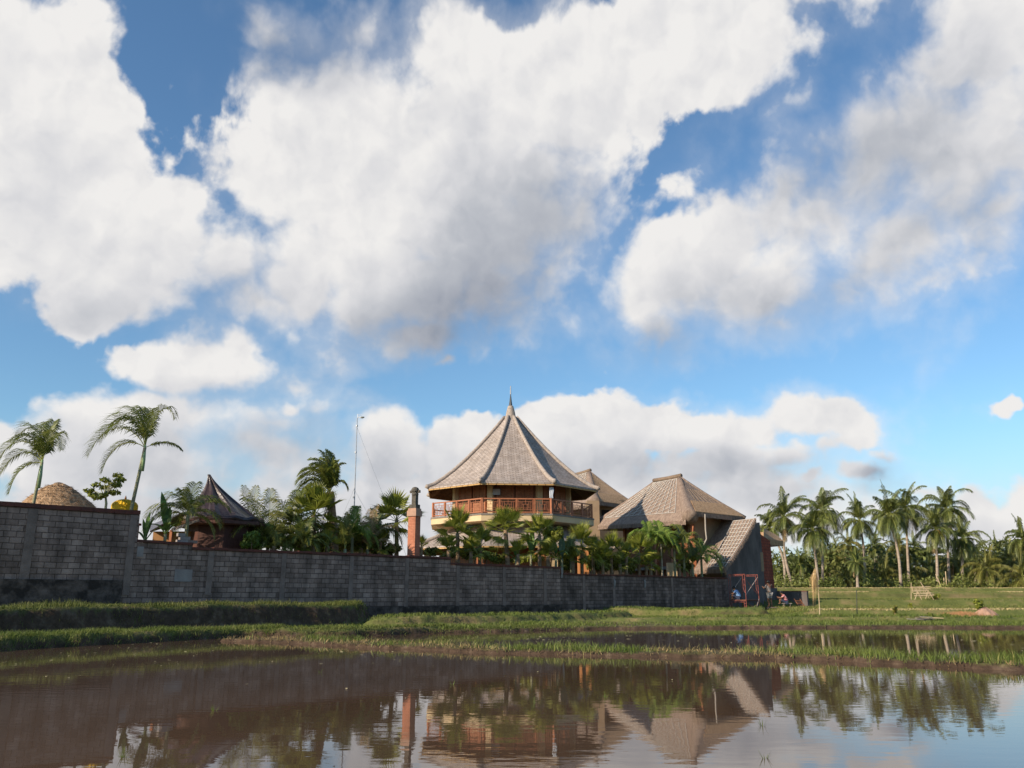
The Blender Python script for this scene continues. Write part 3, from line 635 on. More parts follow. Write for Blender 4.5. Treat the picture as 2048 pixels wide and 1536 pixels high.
M_slab = mat('slab_edge', (0.17,0.145,0.12), (0.24,0.20,0.17), scale=5, rough=0.9)
M_rail = mat('orange_timber', (0.40,0.150,0.070), (0.30,0.105,0.050), scale=5, rough=0.5)
M_wood = mat('brown_timber', (0.24,0.095,0.040), (0.15,0.058,0.026), scale=2.5, rough=0.55, stretch=(3,3,0.5))
M_panel = mat('carved_panel', (0.34,0.145,0.07), (0.24,0.09,0.04), scale=6, rough=0.6, stretch=(1,1,1))
M_dark = mat('dark_interior', (0.02,0.012,0.009), (0.03,0.018,0.012), scale=2, rough=0.9)
M_maroon = mat('maroon_timber', (0.060,0.022,0.017), (0.10,0.042,0.030), scale=5, rough=0.6, stretch=(4,4,0.4))
M_white = mat('white_cloth', (0.72,0.74,0.78), (0.55,0.58,0.64), scale=4, rough=0.9)
M_brick = brick_mat('red_brick', (0.44,0.165,0.095), (0.54,0.22,0.135), (0.34,0.15,0.095), 0.22, 0.075, 0.006, 0.4, dirt=0.3)
M_brickp = brick_mat('hollow_red_brick', (0.26,0.062,0.038), (0.32,0.085,0.05), (0.11,0.05,0.04), 0.34, 0.21, 0.014, 0.6, dirt=0.25)
M_stone = mat('grey_stone', (0.13,0.115,0.09), (0.07,0.06,0.05), scale=9, rough=0.9, bump=0.8)
M_plasterb = mat('tan_plaster', (0.30,0.215,0.135), (0.24,0.165,0.105), scale=1.2, rough=0.9, bump=0.15)

# ------------------------------------------------------------------ octagonal pavilion
CY = 56.0; CC = at(1018, 1192, CY); CC = Vector((CC.x+0.1, CC.y, 0)); ROT = R(4.3)
def octp(r, z, k, half=False):
    t = R(-90-22.5+45*k)+ROT + (R(22.5) if half else 0)
    return Vector((CC.x+r*math.cos(t), CC.y+r*math.sin(t), z))
# corner k=0 is the front-left corner, k=1 front-right
z_eave = at(1030, 964, CY-5.4).z; z_apex = at(1016, 836, CY).z
slab_t = at(1030, 1028, CY-4.85).z; slab_b = at(1030, 1043, CY-4.85).z; rail_t = at(1030, 997.5, CY-4.85).z
low_e = at(1030, 1089, CY-6.1).z
pav = thing('octagonal_pavilion', (CC.x, CC.y, 0.95), 'two storey octagonal pavilion with tall shingled tent roof and orange balcony railing', 'pavilion')
PO = (CC.x, CC.y, 0.95)
RE = 5.95
prof = [(0.42, z_apex), (1.05, 0), (2.0, 0), (3.0, 0), (4.0, 0), (4.9, 0), (RE, z_eave)]
hgt = z_apex-z_eave
def zprof(r):  # concave tent curve
    t = (r-0.42)/(RE-0.42); return z_eave + hgt*((1-t)**1.34*0.93+0.07*(1-t))
prof = [(r, zprof(r)) for r in (0.42, 1.0, 1.7, 2.5, 3.3, 4.1, 4.9, 5.5, RE)]
def roof_oct(prof, thick, m_top, name, parent, hipr=0.14, soff=True, hipup=0.12):
    mb = MB()
    for k in range(8):
        rows = []
        for r, z in prof:
            a, b = octp(r, z, k), octp(r, z, k+1); rows.append([a.lerp(b, i/4) for i in range(5)])
        mb.sheet(rows, thick)
    rf = mb.build(name, m_top, parent, PO)
    for k in range(8):
        hb = MB()
        pts = [octp(r+0.03, z+0.05, k) for r, z in prof]; e = pts[-1]-pts[-2]
        pts.append(pts[-1]+Vector((e.x, e.y, 0)).normalized()*0.12+Vector((0, 0, hipup*0.4)))
        rad = [hipr*(0.75+0.35*i/len(prof)) for i in range(len(pts))]; rad[-1] *= 0.9
        hb.tube(pts, rad, 10)
        hb.build('hip_ridge', M_hip, rf, PO, True)
    if soff:
        sb = MB(); fb = MB(); n = len(prof)
        for k in range(8):
            (r0, z0), (r1, z1) = prof[-4], prof[-1]
            A0, A1 = octp(r0, z0-thick-0.10, k), octp(r0, z0-thick-0.10, k+1); B0, B1 = octp(r1-0.12, z1-thick-0.03, k), octp(r1-0.12, z1-thick-0.03, k+1)
            for i in range(26):
                u = (i+0.5)/26; sb.beam(A0.lerp(A1, u), B0.lerp(B1, u), 0.07, 0.09)
            for i in range(9):
                u0, u1 = i/9+0.004, (i+1)/9-0.004
                fb.beam(octp(r1-0.05, z1-thick-0.045, k).lerp(octp(r1-0.05, z1-thick-0.045, k+1), u0), octp(r1-0.05, z1-thick-0.045, k).lerp(octp(r1-0.05, z1-thick-0.045, k+1), u1), 0.05, 0.085)
        sb.build('rafter', M_soffit, rf, PO); fb.build('fascia', M_gold, rf, PO)
    return rf
rf = roof_oct(prof, 0.10, M_shingle, 'roof', pav)
fin = MB(); za = z_apex-0.05
z_n1 = at(1016, 812, CY).z; z_n2 = at(1016, 788, CY).z; z_n3 = at(1016, 772, CY).z
fin.lathe([(0.52, za-0.1), (0.50, za+0.08), (0.36, za+0.12), (0.30, za+(z_n1-za)*.5), (0.19, z_n1-.02), (0.16, z_n1)], (CC.x, CC.y, 0), 16); fin.build('spire_base', M_hip, rf, PO, False)
fn = MB(); fn.lathe([(0.13, z_n1), (0.085, z_n1+.3), (0.025, z_n2)], (CC.x, CC.y, 0), 12); fn.build('finial', mat('dark_metal', (0.05,0.055,0.06), (0.08,0.085,0.09), metallic=.3, rough=.4), rf, PO)
fn = MB(); fn.lathe([(0.045, z_n2-.03), (0.03, z_n3)], (CC.x, CC.y, 0), 8); fn.build('lightning_rod', mat('steel', (0.4,0.4,0.42), (0.35,0.35,0.36), rough=.6), rf, PO)
# balcony slab
RS = 5.68
mb = MB(); mb.lathe([(RS, 0), (RS, slab_t-slab_b-0.10)], (CC.x, CC.y, slab_b), 8, R(-112.5)+ROT); sl = mb.build('balcony_slab', M_cream, pav, PO)
mb = MB(); mb.lathe([(RS+0.04, 0), (RS+0.04, 0.10)], (CC.x, CC.y, slab_t-0.10), 8, R(-112.5)+ROT); mb.build('slab_edge', M_slab, sl, PO)
for k in range(8):
    br = MB()
    p, q = octp(RS-0.15, slab_b-0.02, k), octp(3.9, slab_b-0.85, k)
    a = octp(3.9, slab_b-0.02, k)
    d = (p-a).normalized(); sdv = Vector((-d.y, d.x, 0))*0.11
    tri = [p+sdv, a+sdv, q+sdv]; tri2 = [p-sdv, a-sdv, q-sdv]
    br.face(tri); br.face(list(reversed(tri2)))
    for i in range(3): br.face([tri[i], tri2[i], tri2[(i+1)%3], tri[(i+1)%3]])
    br.build('bracket', M_cream, sl, PO)
# upper storey
RW = 3.95; wz0 = slab_t; wz1 = zprof(RW)-0.25
mb = MB(); cols = []
for k in range(8):
    a, b = octp(RW, wz0, k), octp(RW, wz0, k+1); n = (octp(1, 0, k, True)-Vector((CC.x, CC.y, 0))).normalized()
    L = (b-a).length; d = (b-a).normalized()
    c = a.lerp(b, .5)-n*0.05; M3 = Matrix((d, n, Vector((0,0,1)))).transposed()
    mb.box((c.x, c.y, (wz0+wz1)/2), (L, 0.10, wz1-wz0), M3)
wallo = mb.build('wall', M_wood, pav, PO)
for k in range(8):
    p = octp(RW+0.02, wz0, k); cb = MB(); cb.box((p.x, p.y, (wz0+wz1)/2), (0.36, 0.36, wz1-wz0), Matrix.Rotation(ROT+R(45*k-22.5), 3, 'Z')); cb.build('column', M_cream, pav, PO)
for k in (7, 0, 1, 2, 6, 3):
    a, b = octp(RW+.02, wz0, k), octp(RW+.02, wz0, k+1); n = (octp(1, 0, k, True)-Vector((CC.x, CC.y, 0))).normalized(); d = (b-a).normalized(); L = (b-a).length
    M3 = Matrix((d, n, Vector((0,0,1)))).transposed()
    for u in (0.30, 0.70):
        dm = MB(); c = a+d*(L*u)+n*0.035; hh = 2.1
        for o_ in (-.23, .23): 
            dm.box((c.x+d.x*o_, c.y+d.y*o_, wz0+hh/2), (0.44, 0.06, hh), M3)
            for zz in np.arange(0.25, 1.95, 0.16): dm.box((c.x+d.x*o_+n.x*.035, c.y+d.y*o_+n.y*.035, wz0+zz), (0.32, 0.03, 0.05), M3)
        dr = dm.build('door', M_panel, pav, PO)
        fr = MB()
        for o_ in (-.49, .49): fr.box((c.x+d.x*o_, c.y+d.y*o_, wz0+hh/2), (0.08, 0.10, hh), M3)
        fr.box((c.x, c.y, wz0+hh+.04), (1.06, 0.10, 0.08), M3); fr.build('door_frame', M_rail, dr, PO)
# white pane and curtain under the eave
p = at(993, 983, CY-3.9); mb = MB(); mb.box(p, (0.55, 0.12, 0.48)); wn = mb.build('window', mat('window_frame', (0.10,0.06,0.05), (0.13,0.08,0.06), rough=.5), pav, PO)
mb = MB(); mb.box((p.x, p.y-0.07, p.z-.03), (0.46, 0.02, 0.36)); mb.build('pane', mat('pale_pane', (0.45,0.42,0.42), (0.3,0.28,0.28), scale=3, rough=.3), wn, PO)
p0 = at(1099, 975, CY-5.0); p1 = at(1106, 996, CY-5.0); mb = MB(); nn_ = 14; rows = []
for j in range(7):
    z = p0.z+(p1.z-p0.z)*j/6; rows.append([Vector((p0.x+(0.24+.03*math.sin(j))*i/nn_, p0.y+0.035*math.sin(i*1.9+j*.2), z+0.02*math.sin(i*.9))) for i in range(nn_+1)])
for j in range(6):
    for i in range(nn_): mb.face([rows[j][i], rows[j+1][i], rows[j+1][i+1], rows[j][i+1]])
cu = mb.build('curtain', M_white, pav, PO); so = cu.modifiers.new('s', 'SOLIDIFY'); so.thickness = 0.01
# railing
RR = RS-0.12
for k in range(8):
    a, b = octp(RR, slab_t, k), octp(RR, slab_t, k+1); d = (b-a).normalized(); L = (b-a).length; hr = rail_t-slab_t
    rb = MB(); nb = 4; Z = lambda z: Vector((0, 0, z))
    for z, h in ((hr-0.03, 0.07), (0.09, 0.06)): rb.beam(a+Z(z), b+Z(z), 0.06, h)
    for i in range(nb):
        x0, x1 = L*i/nb+0.07, L*(i+1)/nb-0.07; w = x1-x0
        def bar(u0, v0, u1, v1, t=0.022): rb.beam(a+d*(x0+w*u0)+Z(0.13+(hr-.22)*v0), a+d*(x0+w*u1)+Z(0.13+(hr-.22)*v1), t, t, up=(0,0,1) if abs(v1-v0) < 1e-6 else tuple(d))
        for u in (0.02, 0.98): bar(u, 0, u, 1, .03)
        for u in (0.14, 0.86): bar(u, 0, u, 0.86)
        for v in (0.16, 0.84): bar(0.02, v, 0.98, v)
        bar(0.27, 0.30, 0.27, 0.84); bar(0.73, 0.30, 0.73, 0.84); bar(0.14, 0.30, 0.86, 0.30); bar(0.38, 0.16, 0.38, 0.62); bar(0.62, 0.16, 0.62, 0.62); bar(0.27, 0.62, 0.73, 0.62); bar(.5, .62, .5, 1)
    ra = rb.build('railing', M_rail, pav, PO)
    for i in range(nb):
        w = 0.11 if i == 0 else 0.075
        q = a+d*(L*i/nb); pm = MB(); pm.box((q.x, q.y, slab_t+hr/2), (w, w, hr-0.002 if i else hr+0.03), Matrix.Rotation(math.atan2(d.y, d.x), 3, 'Z')); pm.build('post', M_rail, ra, PO)
# skirt roof and lower storey
RL = 6.95
prl = [(3.6, slab_b+0.05), (4.4, slab_b-0.42), (5.3, slab_b-0.85), (6.2, low_e+0.25), (RL, low_e)]
lr = roof_oct(prl, 0.10, M_shingle, 'lower_roof', pav, 0.15)
mb = MB(); RB = 5.0
for k in range(8):
    a, b = octp(RB, 0.95, k), octp(RB, 0.95, k+1); d = (b-a).normalized(); n = Vector((d.y, -d.x, 0)); L = (b-a).length; c = a.lerp(b, .5); M3 = Matrix((d, n, Vector((0,0,1)))).transposed()
    mb.box((c.x-n.x*.12, c.y-n.y*.12, (0.95+low_e+.4)/2), (L-.1, 0.2, low_e+.4-0.95), M3)
mb.build('lower_wall', M_wood, pav, PO)
for k in range(8):
    p = octp(5.9, 0.95, k); cb = MB(); cb.box((p.x, p.y, (0.95+low_e)/2), (0.34, 0.34, low_e-0.95)); cb.build('lower_column', M_cream if k % 2 else M_rail, pav, PO)
# back stair tower in cream plaster at the right
p = at(1189, 1192, 66.0); mb = MB(); zt = at(1192, 1003, 66).z; mb.box((p.x, p.y, (0.95+zt)/2), (.95, 1.4, zt-0.95)); mb.build('stair_tower', M_plasterb, pav, PO)

# ------------------------------------------------------------------ thatched villas
uNL = Vector((-0.50, 0.866, 0)); uNR = Vector((0.80, 0.60, 0))
def face_rows(T0, T1, E0, E1, n=9, m=9, sag=0.18, belly=0.0):
    rows = []
    for i in range(n):
        t = i/(n-1); row = []
        for j in range(m):
            u = j/(m-1); p = T0.lerp(T1, u).lerp(E0.lerp(E1, u), t); p = p-Vector((0, 0, sag*math.sin(math.pi*t))); row.append(p)
        rows.append(row)
    return rows
def fuzz(mb, pts, n, L, thick, down=0.6):
    """straw ends sticking out of an eave edge"""
    tot = [(pts[i+1]-pts[i]).length for i in range(len(pts)-1)]; S = sum(tot)
    for _ in range(n):
        r = random.uniform(0, S); i = 0
        while r > tot[i] and i < len(tot)-1: r -= tot[i]; i += 1
        d = (pts[i+1]-pts[i]).normalized(); p = pts[i]+d*r-Vector((0, 0, random.uniform(0, thick)))
        o = Vector((d.y, -d.x, 0)); q = p+o*random.uniform(.02, L)*1+Vector((0, 0, -L*down*random.random()))+d*random.uniform(-.05, .05)
        w = d*0.012; mb.face([p-w, p+w, q])
def lattice(face, u0, u1, v0, v1, nv, nd, name, parent, org, diag=0.5, r=0.03):
    """white bamboo battens lying on a roof face; face: function(u,v)->point"""
    mb = MB(); up = Vector((0, 0, 0.06))
    def line(a, b, k=6):
        P = [face(a[0]+(b[0]-a[0])*i/k, a[1]+(b[1]-a[1])*i/k)+up for i in range(k+1)]
        mb.tube(P, r, 4)
    for i in range(nv+1):
        u = u0+(u1-u0)*i/nv; line((u, v0), (u, v1), 8)
    line((u0, v0), (u1, v0)); line((u0, v1), (u1, v1))
    # slanted courses
    for i in range(-int(nd*diag)-1, nd+1):
        va = v0+(v1-v0)*(i+diag*nd)/nd; vb = v0+(v1-v0)*i/nd     # at u0 and u1
        ua, ub = u0, u1; a, b = va, vb
        if a > v1: t = (a-v1)/(a-b); ua = u0+(u1-u0)*t; a = v1
        if b < v0: t = (b-v0)/(vb-va) ; ub = u1-(u1-u0)*t; b = v0
        if ub > ua+0.02: line((ua, a), (ub, b), 8)
    return mb.build(name, mat('bleached_bamboo', (0.60,0.55,0.50), (0.44,0.40,0.35), scale=8, rough=.7), parent, org)

def villa(name, label, N, Rr, Lf, ridge_n, ridge_f, eL, nright, full=True):
    """N near eave corner, Rr right eave corner, Lf far-left eave corner; ridge ends; eL lowers the left eave"""
    org = (N.x, N.y, 0.95); root = thing(name, org, label, 'villa')
    NL = N + uNL*0.3 + Vector((-0.45, -0.25, -eL)); LL = Lf + Vector((-0.15, -0.25, -eL*0.35))
    back = Rr + (Lf-N)
    fL = face_rows(ridge_f, ridge_n, LL, NL, 10, 10, 0.05); fR = face_rows(ridge_n, ridge_n+Vector((0.05,.05,0)), N+Vector((0.1,-0.1,0)), Rr, 10, 10, 0.08)
    fB = face_rows(ridge_n, ridge_f, Rr, back, 6, 6, 0.2); fK = face_rows(ridge_f+Vector((0.02,0,0)), ridge_f, back, LL, 6, 6, 0.2)
    mb = MB()
    for f in (fL, fR, fB, fK): mb.sheet(f, 0.30)
    rf = mb.build('roof', M_thatch, root, org)
    # swollen hips
    def hip(a, b, r0, r1, sag, n=9, drop=0.0):
        pts = [a.lerp(b, i/(n-1))-Vector((0, 0, sag*math.sin(math.pi*i/(n-1))+r1*0.45)) for i in range(n)]
        hb = MB(); hb.tube(pts, [r0+(r1-r0)*i/(n-1) for i in range(n)], 12); hb.build('hip_roll', M_thatch, rf, org, True)
    hip(ridge_n, N.lerp(NL, 0.45)+Vector((0,0,.12)), 0.24, 0.55, 0.14)
    hip(ridge_n, Rr, 0.14, 0.18, 0.09); hip(ridge_f, LL, 0.16, 0.25, 0.08)
    rm = MB(); rm.tube([ridge_f+Vector((-.1,0,.03)), ridge_f.lerp(ridge_n, .5)+Vector((0,0,0.02)), ridge_n+Vector((.1,-.1,.06))], 0.16, 8); rm.build('ridge_cap', mat('ridge_thatch', (0.17,0.12,0.085), (0.24,0.17,0.12), scale=5, bump=.8, rough=1), rf, org, True)
    fz = MB(); fuzz(fz, fL[-1], 900, 0.16, 0.32, 0.9); fuzz(fz, fR[-1], 500, 0.14, 0.32, 0.9); fz.build('straw_fringe', M_thatch, rf, org)
    return root, rf, org, fL, fR, NL, LL
def facefn(rows):
    n, m = len(rows), len(rows[0])
    def f(u, v):
        u = min(max(u, 0), 1)*(m-1); v = min(max(v, 0), 1)*(n-1); i, j = min(int(v), n-2), min(int(u), m-2); a, b = v-i, u-j
        return (rows[i][j]*(1-b)+rows[i][j+1]*b)*(1-a)+(rows[i+1][j]*(1-b)+rows[i+1][j+1]*b)*a
    return f
# big villa
N0 = at(1388, 1024, 56.8); Lc = at(1182, 1052, 66.5); Lc.z = N0.z; Rc = at(1490, 1033, 60.2); Rc.z = N0.z-0.05
rn = at(1359, 953, 61.5); rfp = at(1310, 958, 64.0); rfp.z = rn.z
vC, rC, oC, fL, fR, NLc, LLc = villa('thatched_villa', 'large thatched villa with white bamboo lattice on its roof, right of the pavilion', N0, Rc, Lc, rn, rfp, 0.55, 1)
lattice(facefn(fL), 0.06, 0.90, 0.06, 0.83, 12, 8, 'bamboo_lattice', rC, oC, 0.9, 0.021)
# upper seam + stiff battens on the right face
fr_ = facefn(fR); mb = MB()
for u in (0.18,0.3,0.42,0.54,0.66,0.78,0.9): mb.tube([fr_(u, v)+Vector((0,0,.03)) for v in (0.35,0.5,0.62,0.74)], 0.018, 4)
mb.build('roof_batten', mat('brown_bamboo', (0.20,0.14,0.09), (0.3,0.22,0.15), scale=6), rC, oC)
fl2 = [ [p+Vector((0,0,0.10))+ (p-fR[0][0]).normalized()*0.05 for p in row] for row in fR[6:] ]
mb = MB(); mb.sheet([[fr_(u/9, v)+Vector((0, 0, z)) for u in range(10)] for v, z in ((0.70,0.10),(0.80,0.12),(0.90,0.10),(1.0,0.05))], 0.08); mb.build('eave_layer', M_thatch2, rC, oC)
# body of the villa
zE = N0.z-0.25; inset = 1.0
Nb = Vector((N0.x, N0.y, 0))+uNR*0.75+uNL*1.2
def vbox(mb, A, du, dv, w, d, z0, z1):
    """box with corner A, extends w along du and d along dv"""
    c = A+du*(w/2)+dv*(d/2); M3 = Matrix((du, dv, Vector((0,0,1)))).transposed(); mb.box((c.x, c.y, (z0+z1)/2), (w, d, z1-z0), M3)
uP = Vector((-uNL.y, uNL.x, 0))*-1  # perpendicular to uNL pointing to the right/back
mb = MB(); vbox(mb, Nb+uNL*0.6+uP*1.0, uNL, uP, 8.2, 2.6, 0.95, zE+0.7); mb.build('inner_wall', M_wood, vC, oC)
mb = MB(); vbox(mb, Nb+uNL*0.0, uNR, uNL, 3.3, 0.25, 2.2, zE+0.9); mb.build('plaster_wall', M_plasterb, vC, oC)
pl = Nb+uNR*0.12-uNL*0.05; mb = MB(); mb.box((pl.x, pl.y, (0.95+zE+.5)/2), (0.3, 0.3, zE+.5-.95)); mb.build('column', M_rail, vC, oC)
for t in (1.9, 3.7, 5.6, 7.4):
    q = Nb+uNL*t; mb = MB(); mb.box((q.x, q.y, (0.95+zE+.4)/2), (0.2, 0.2, zE+.4-.95), Matrix.Rotation(0.5, 3, 'Z')); mb.build('column', M_rail, vC, oC)
mb = MB(); vbox(mb, Nb+uNL*0.3-uP*0.1, uNL, uP, 8.0, 1.4, 3.05, 3.25); mb.build('terrace_floor', M_slab, vC, oC)
mb = MB()
for z in (3.6, 3.85, 4.1): mb.beam(Nb+uNL*1.9+Vector((0,0,z)), Nb+uNL*7.4+Vector((0,0,z)), 0.05)
mb.build('railing', M_wood, vC, oC)
mb = MB(); vbox(mb, Nb+uNL*0.5+uP*0.1, uNL, uP, 1.9, 0.3, 0.95, 2.9); mb.build('brick_pier', M_brick, vC, oC)
pp = at(1343, 1130, 57.2); mb = MB(); mb.box((pp.x, pp.y, 2.0), (0.62, 0.5, 2.1+at(1343,1116,57.2).z-3.05)); mb.build('gate_pier', M_cream, vC, oC)
# downpipe
q0 = at(1410, 1028, 57.0); mb = MB(); mb.tube([q0, at(1411, 1060, 57.0), at(1413, 1078, 56.9), at(1406, 1092, 56.8), at(1400, 1103, 56.7)], 0.045, 6); mb.build('downpipe', mat('pale_pipe', (0.35,0.30,0.25), (0.4,0.35,0.3), rough=.6), vC, oC)
mb = MB(); mb.tube([at(1386, 1052, 57), at(1384, 1082, 57)], 0.05, 6); mb.build('diagonal_strut', M_rail, vC, oC)
# rear villa
SC_ = Vector((0,0,0)); N1 = at(1196, 1003, 68.5); L1 = at(1062, 1010, 79); L1.z = N1.z; R1 = at(1275, 1003, 72.5); R1.z = N1.z
rn1 = at(1178, 942, 73.5); rf1 = at(1150, 941, 76.2); rf1.z = rn1.z
vB, rB, oB, fL1, fR1, NL1, LL1 = villa('thatched_villa', 'smaller brown thatched villa half hidden behind the octagonal pavilion', N1, R1, L1, rn1, rf1, 0.15, 1)
lattice(facefn(fL1), 0.3, 0.93, 0.05, 0.55, 6, 6, 'bamboo_lattice', rB, oB, 0.8, 0.026)
fr1 = facefn(fR1); mb = MB()
for i in range(16): 
    u = 0.05+i*0.058; mb.tube([fr1(u, v)+Vector((0,0,.02)) for v in (0.1,0.4,0.62,0.76)], 0.025, 4)
mb.build('roof_batten', MATS['brown_bamboo'], rB, oB)
mb = MB(); mb.sheet([[fr1(u/9, v)+Vector((0, 0, z)) for u in range(10)] for v, z in ((0.72,0.08),(0.82,0.10),(0.92,0.08),(1.0,0.03))], 0.08); mb.build('eave_layer', M_thatch2, rB, oB)
Nb1 = Vector((N1.x, N1.y, 0))+uNR*0.9+uNL*1.1
mb = MB(); vbox(mb, Nb1, uNL, uP, 6.5, 3.0, 0.95, N1.z+.4); mb.build('wall', M_plasterb, vB, oB)
mb = MB(); q = Nb1-uNL*0.02+uP*0.5; vbox(mb, Nb1+uP*0.3-uNL*0.03, uP, uNL, 1.5, 0.1, N1.z-2.0, N1.z-.5); mb.build('window', M_dark, vB, oB)

# ------------------------------------------------------------------ half-built annex with sloping lattice roof and grey gable wall
T0 = at(1512, 1036, 57.3); B0 = at(1450, 1137, 55.3); T1 = at(1438, 1046, 60.5); T1.z = T0.z; B1 = at(1388, 1141, 57.6); B1.z = B0.z
oD = (B0.x, B0.y, 0.1); an = thing('half_built_annex', oD, 'unfinished annex with steep lattice roof and tall bare grey gable wall behind the scaffold', 'annex')
fD = face_rows(T1, T0, B1, B0, 9, 9, 0.12); mb = MB(); mb.sheet(fD, 0.28); rD = mb.build('roof', M_thatch, an, oD)
fz = MB(); fuzz(fz, fD[-1], 260, 0.15, 0.3, 0.9); fz.build('straw_fringe', M_thatch, rD, oD); fz = MB(); fuzz(fz, [r[-1] for r in reversed(fD)], 500, 0.14, 0.3, 0.4); fz.build('straw_verge', M_thatch, rD, oD)
ffD = facefn(fD); mb = MB()
for i in range(13): 
    v = 0.03+0.94*i/12; mb.tube([ffD(u, v)+Vector((0,0,.06)) for u in (0.42,.6,.8,0.97)], 0.024, 4)
for i in range(7):
    u = 0.42+0.55*i/6; mb.tube([ffD(u, v)+Vector((0,0,.05)) for v in np.linspace(0.03, 0.97, 8)], 0.024, 4)
mb.build('bamboo_lattice', MATS['bleached_bamboo'], rD, oD)
# gable wall polygon, extruded along WN
def prism(mb, pts, depth):
    a = [Vector(p) for p in pts]; b = [p+depth for p in a]; o = a[0]
    def uv(p): q = p-o; return (q.x*WDIR.x+q.y*WDIR.y, p.z)
    mb.face(a, [uv(p) for p in a]); mb.face(list(reversed(b)), [uv(p) for p in reversed(b)])
    for i in range(len(a)):
        j = (i+1) % len(a); L = (a[j]-a[i]).length; mb.face([a[j], a[i], b[i], b[j]], [(L,0),(0,0),(0,.3),(L,.3)])
def wp(px, z, off=0.0):
    s = wall_s(px); p = WA+WDIR*s-WN*off; return Vector((p.x, p.y, z))
zb = lambda px, py: wall_pt(px, py).z
mb = MB(); prism(mb, [wp(1456, 0.0), wp(1532, 0.0), wp(1530, zb(1530,1046)), wp(1510, zb(1510,1050)), wp(1456, zb(1456,1132))], -WN*0.35); mb.build('gable_wall', M_render, an, oD)
mb = MB(); prism(mb, [wp(1529.5, 1.6, .4), wp(1561, 1.6, .4), wp(1559, zb(1559,1085)+.1, .4), wp(1529.5, zb(1529,1066)+.2, .4)], -WN*0.3); mb.build('brick_wall', M_brickp, an, oD)
mb = MB(); prism(mb, [wp(1529, 0.0, .25), wp(1563, 0.0, .25), wp(1562, 1.75, .25), wp(1529, 1.75, .25)], -WN*0.4); mb.build('rendered_plinth', M_render, an, oD)
mb = MB(); prism(mb, [wp(1526.5, zb(1527,1143), -.01), wp(1532, zb(1532,1143), -.01), wp(1532, zb(1532,1105), -.01), wp(1526.5, zb(1527,1105), -.01)], -WN*0.4); mb.build('pale_pilaster', M_plasterb, an, oD)
cT0 = at(1528, 1056, 63.0); cT1 = at(1546, 1062, 65.0); capL = at(1527, 1076, 61.2); capR = at(1566, 1078, 63.2); capR.z = capL.z-0.1; cT1.z = cT0.z-0.25
mb = MB(); mb.sheet(face_rows(cT0, cT1, capL, capR, 6, 7, -0.10), 0.40); cp = mb.build('thatch_cap', M_thatch2, an, oD)
bk = capR+Vector((-1.0, 3.0, 0)); mb = MB(); mb.sheet(face_rows(cT1, cT0+Vector((0,3,0)), capR, bk, 5, 4, -0.05), 0.35); mb.build('thatch_return', M_thatch2, cp, oD)
mb = MB(); p = at(1453, 1175, 55.9); mb.beam(at(1451.5, 1150, 55.6), at(1451.5, 1112, 56.0), .1); mb.build('door_post', M_plasterb, an, oD)
# low render wall right of the annex
rw = thing('low_wall', wp(1562, 0.0, .3), 'low dark rendered wall stub at the right end of the compound', 'wall', rotz=0)
q0 = wp(1563, 0, .3); q1 = at(1615, 1192, 59.6); d_ = (Vector((q1.x, q1.y, 0))-q0); L_w = d_.length; rw.rotation_euler = (0, 0, math.atan2(d_.y, d_.x)); ztw = at(1590, 1182.5, 57.5).z
mb = MB(); mb.box((L_w/2, 0.1, ztw/2), (L_w, 0.2, ztw)); mb.build('wall_body', M_render, rw)
mb = MB(); mb.box((L_w/2, 0.1, ztw+.022), (L_w+.04, 0.24, 0.04)); mb.build('coping', M_coping, rw)
mb = MB(); mb.box((L_w*0.72, -0.01, ztw-.2), (0.04, 0.03, 0.12)); mb.build('plaster_fleck', M_patch, rw)

# ------------------------------------------------------------------ plants
L_fan = mat('fan_leaf', (0.150,0.180,0.020), (0.310,0.310,0.055), scale=2, rough=0.40, island=0.5, trans=0.42, spec=0.4)
L_feather = mat('feather_leaf', (0.085,0.112,0.018), (0.190,0.200,0.042), scale=2, rough=0.42, island=0.4, trans=0.36, spec=0.4)
L_lime = mat('lime_leaf', (0.12,0.20,0.030), (0.20,0.26,0.05), scale=2, rough=0.45, island=0.35, trans=0.4)
L_yellow = mat('yellow_leaf', (0.20,0.175,0.035), (0.11,0.14,0.028), scale=2, rough=0.5, island=0.35, trans=0.35)
L_coco = mat('coconut_leaf', (0.065,0.095,0.022), (0.150,0.160,0.042), scale=0.4, rough=0.42, island=0.45, trans=0.25, spec=0.4, c3=(0.20,0.17,0.05))
L_banana = mat('banana_leaf', (0.085,0.16,0.030), (0.14,0.21,0.05), scale=2, rough=0.4, island=0.3, trans=0.35)
L_bush = mat('bush_leaf', (0.085,0.110,0.016), (0.190,0.200,0.038), scale=1.5, rough=0.5, island=0.5, trans=0.2)
L_blue = mat('grey_green_leaf', (0.08,0.13,0.075), (0.11,0.17,0.10), scale=2, rough=0.5, island=0.2, trans=0.2)
L_dry = mat('dry_leaf', (0.24,0.16,0.08), (0.36,0.26,0.14), scale=3, rough=0.8, island=0.4, trans=0.2)
T_pale = mat('pale_trunk', (0.42,0.37,0.29), (0.28,0.24,0.18), scale=3, rough=0.85, bump=0.6, bscale=8, stretch=(1,1,3))
T_green = mat('green_trunk', (0.28,0.30,0.16), (0.20,0.17,0.11), scale=2, rough=0.7, bump=0.3, stretch=(1,1,3))
T_shaggy = mat('shaggy_trunk', (0.34,0.23,0.14), (0.15,0.095,0.055), scale=6, rough=1, bump=1.0, bscale=14)
T_rachis = mat('rachis', (0.30,0.30,0.08), (0.22,0.24,0.06), scale=3, rough=.5)
T_yrachis = mat('yellow_rachis', (0.55,0.42,0.10), (0.45,0.36,0.08), scale=3, rough=.5)
M_nut = mat('coconut_husk', (0.30,0.20,0.05), (0.16,0.14,0.04), scale=3, rough=.5)
UPV = Vector((0, 0, 1))
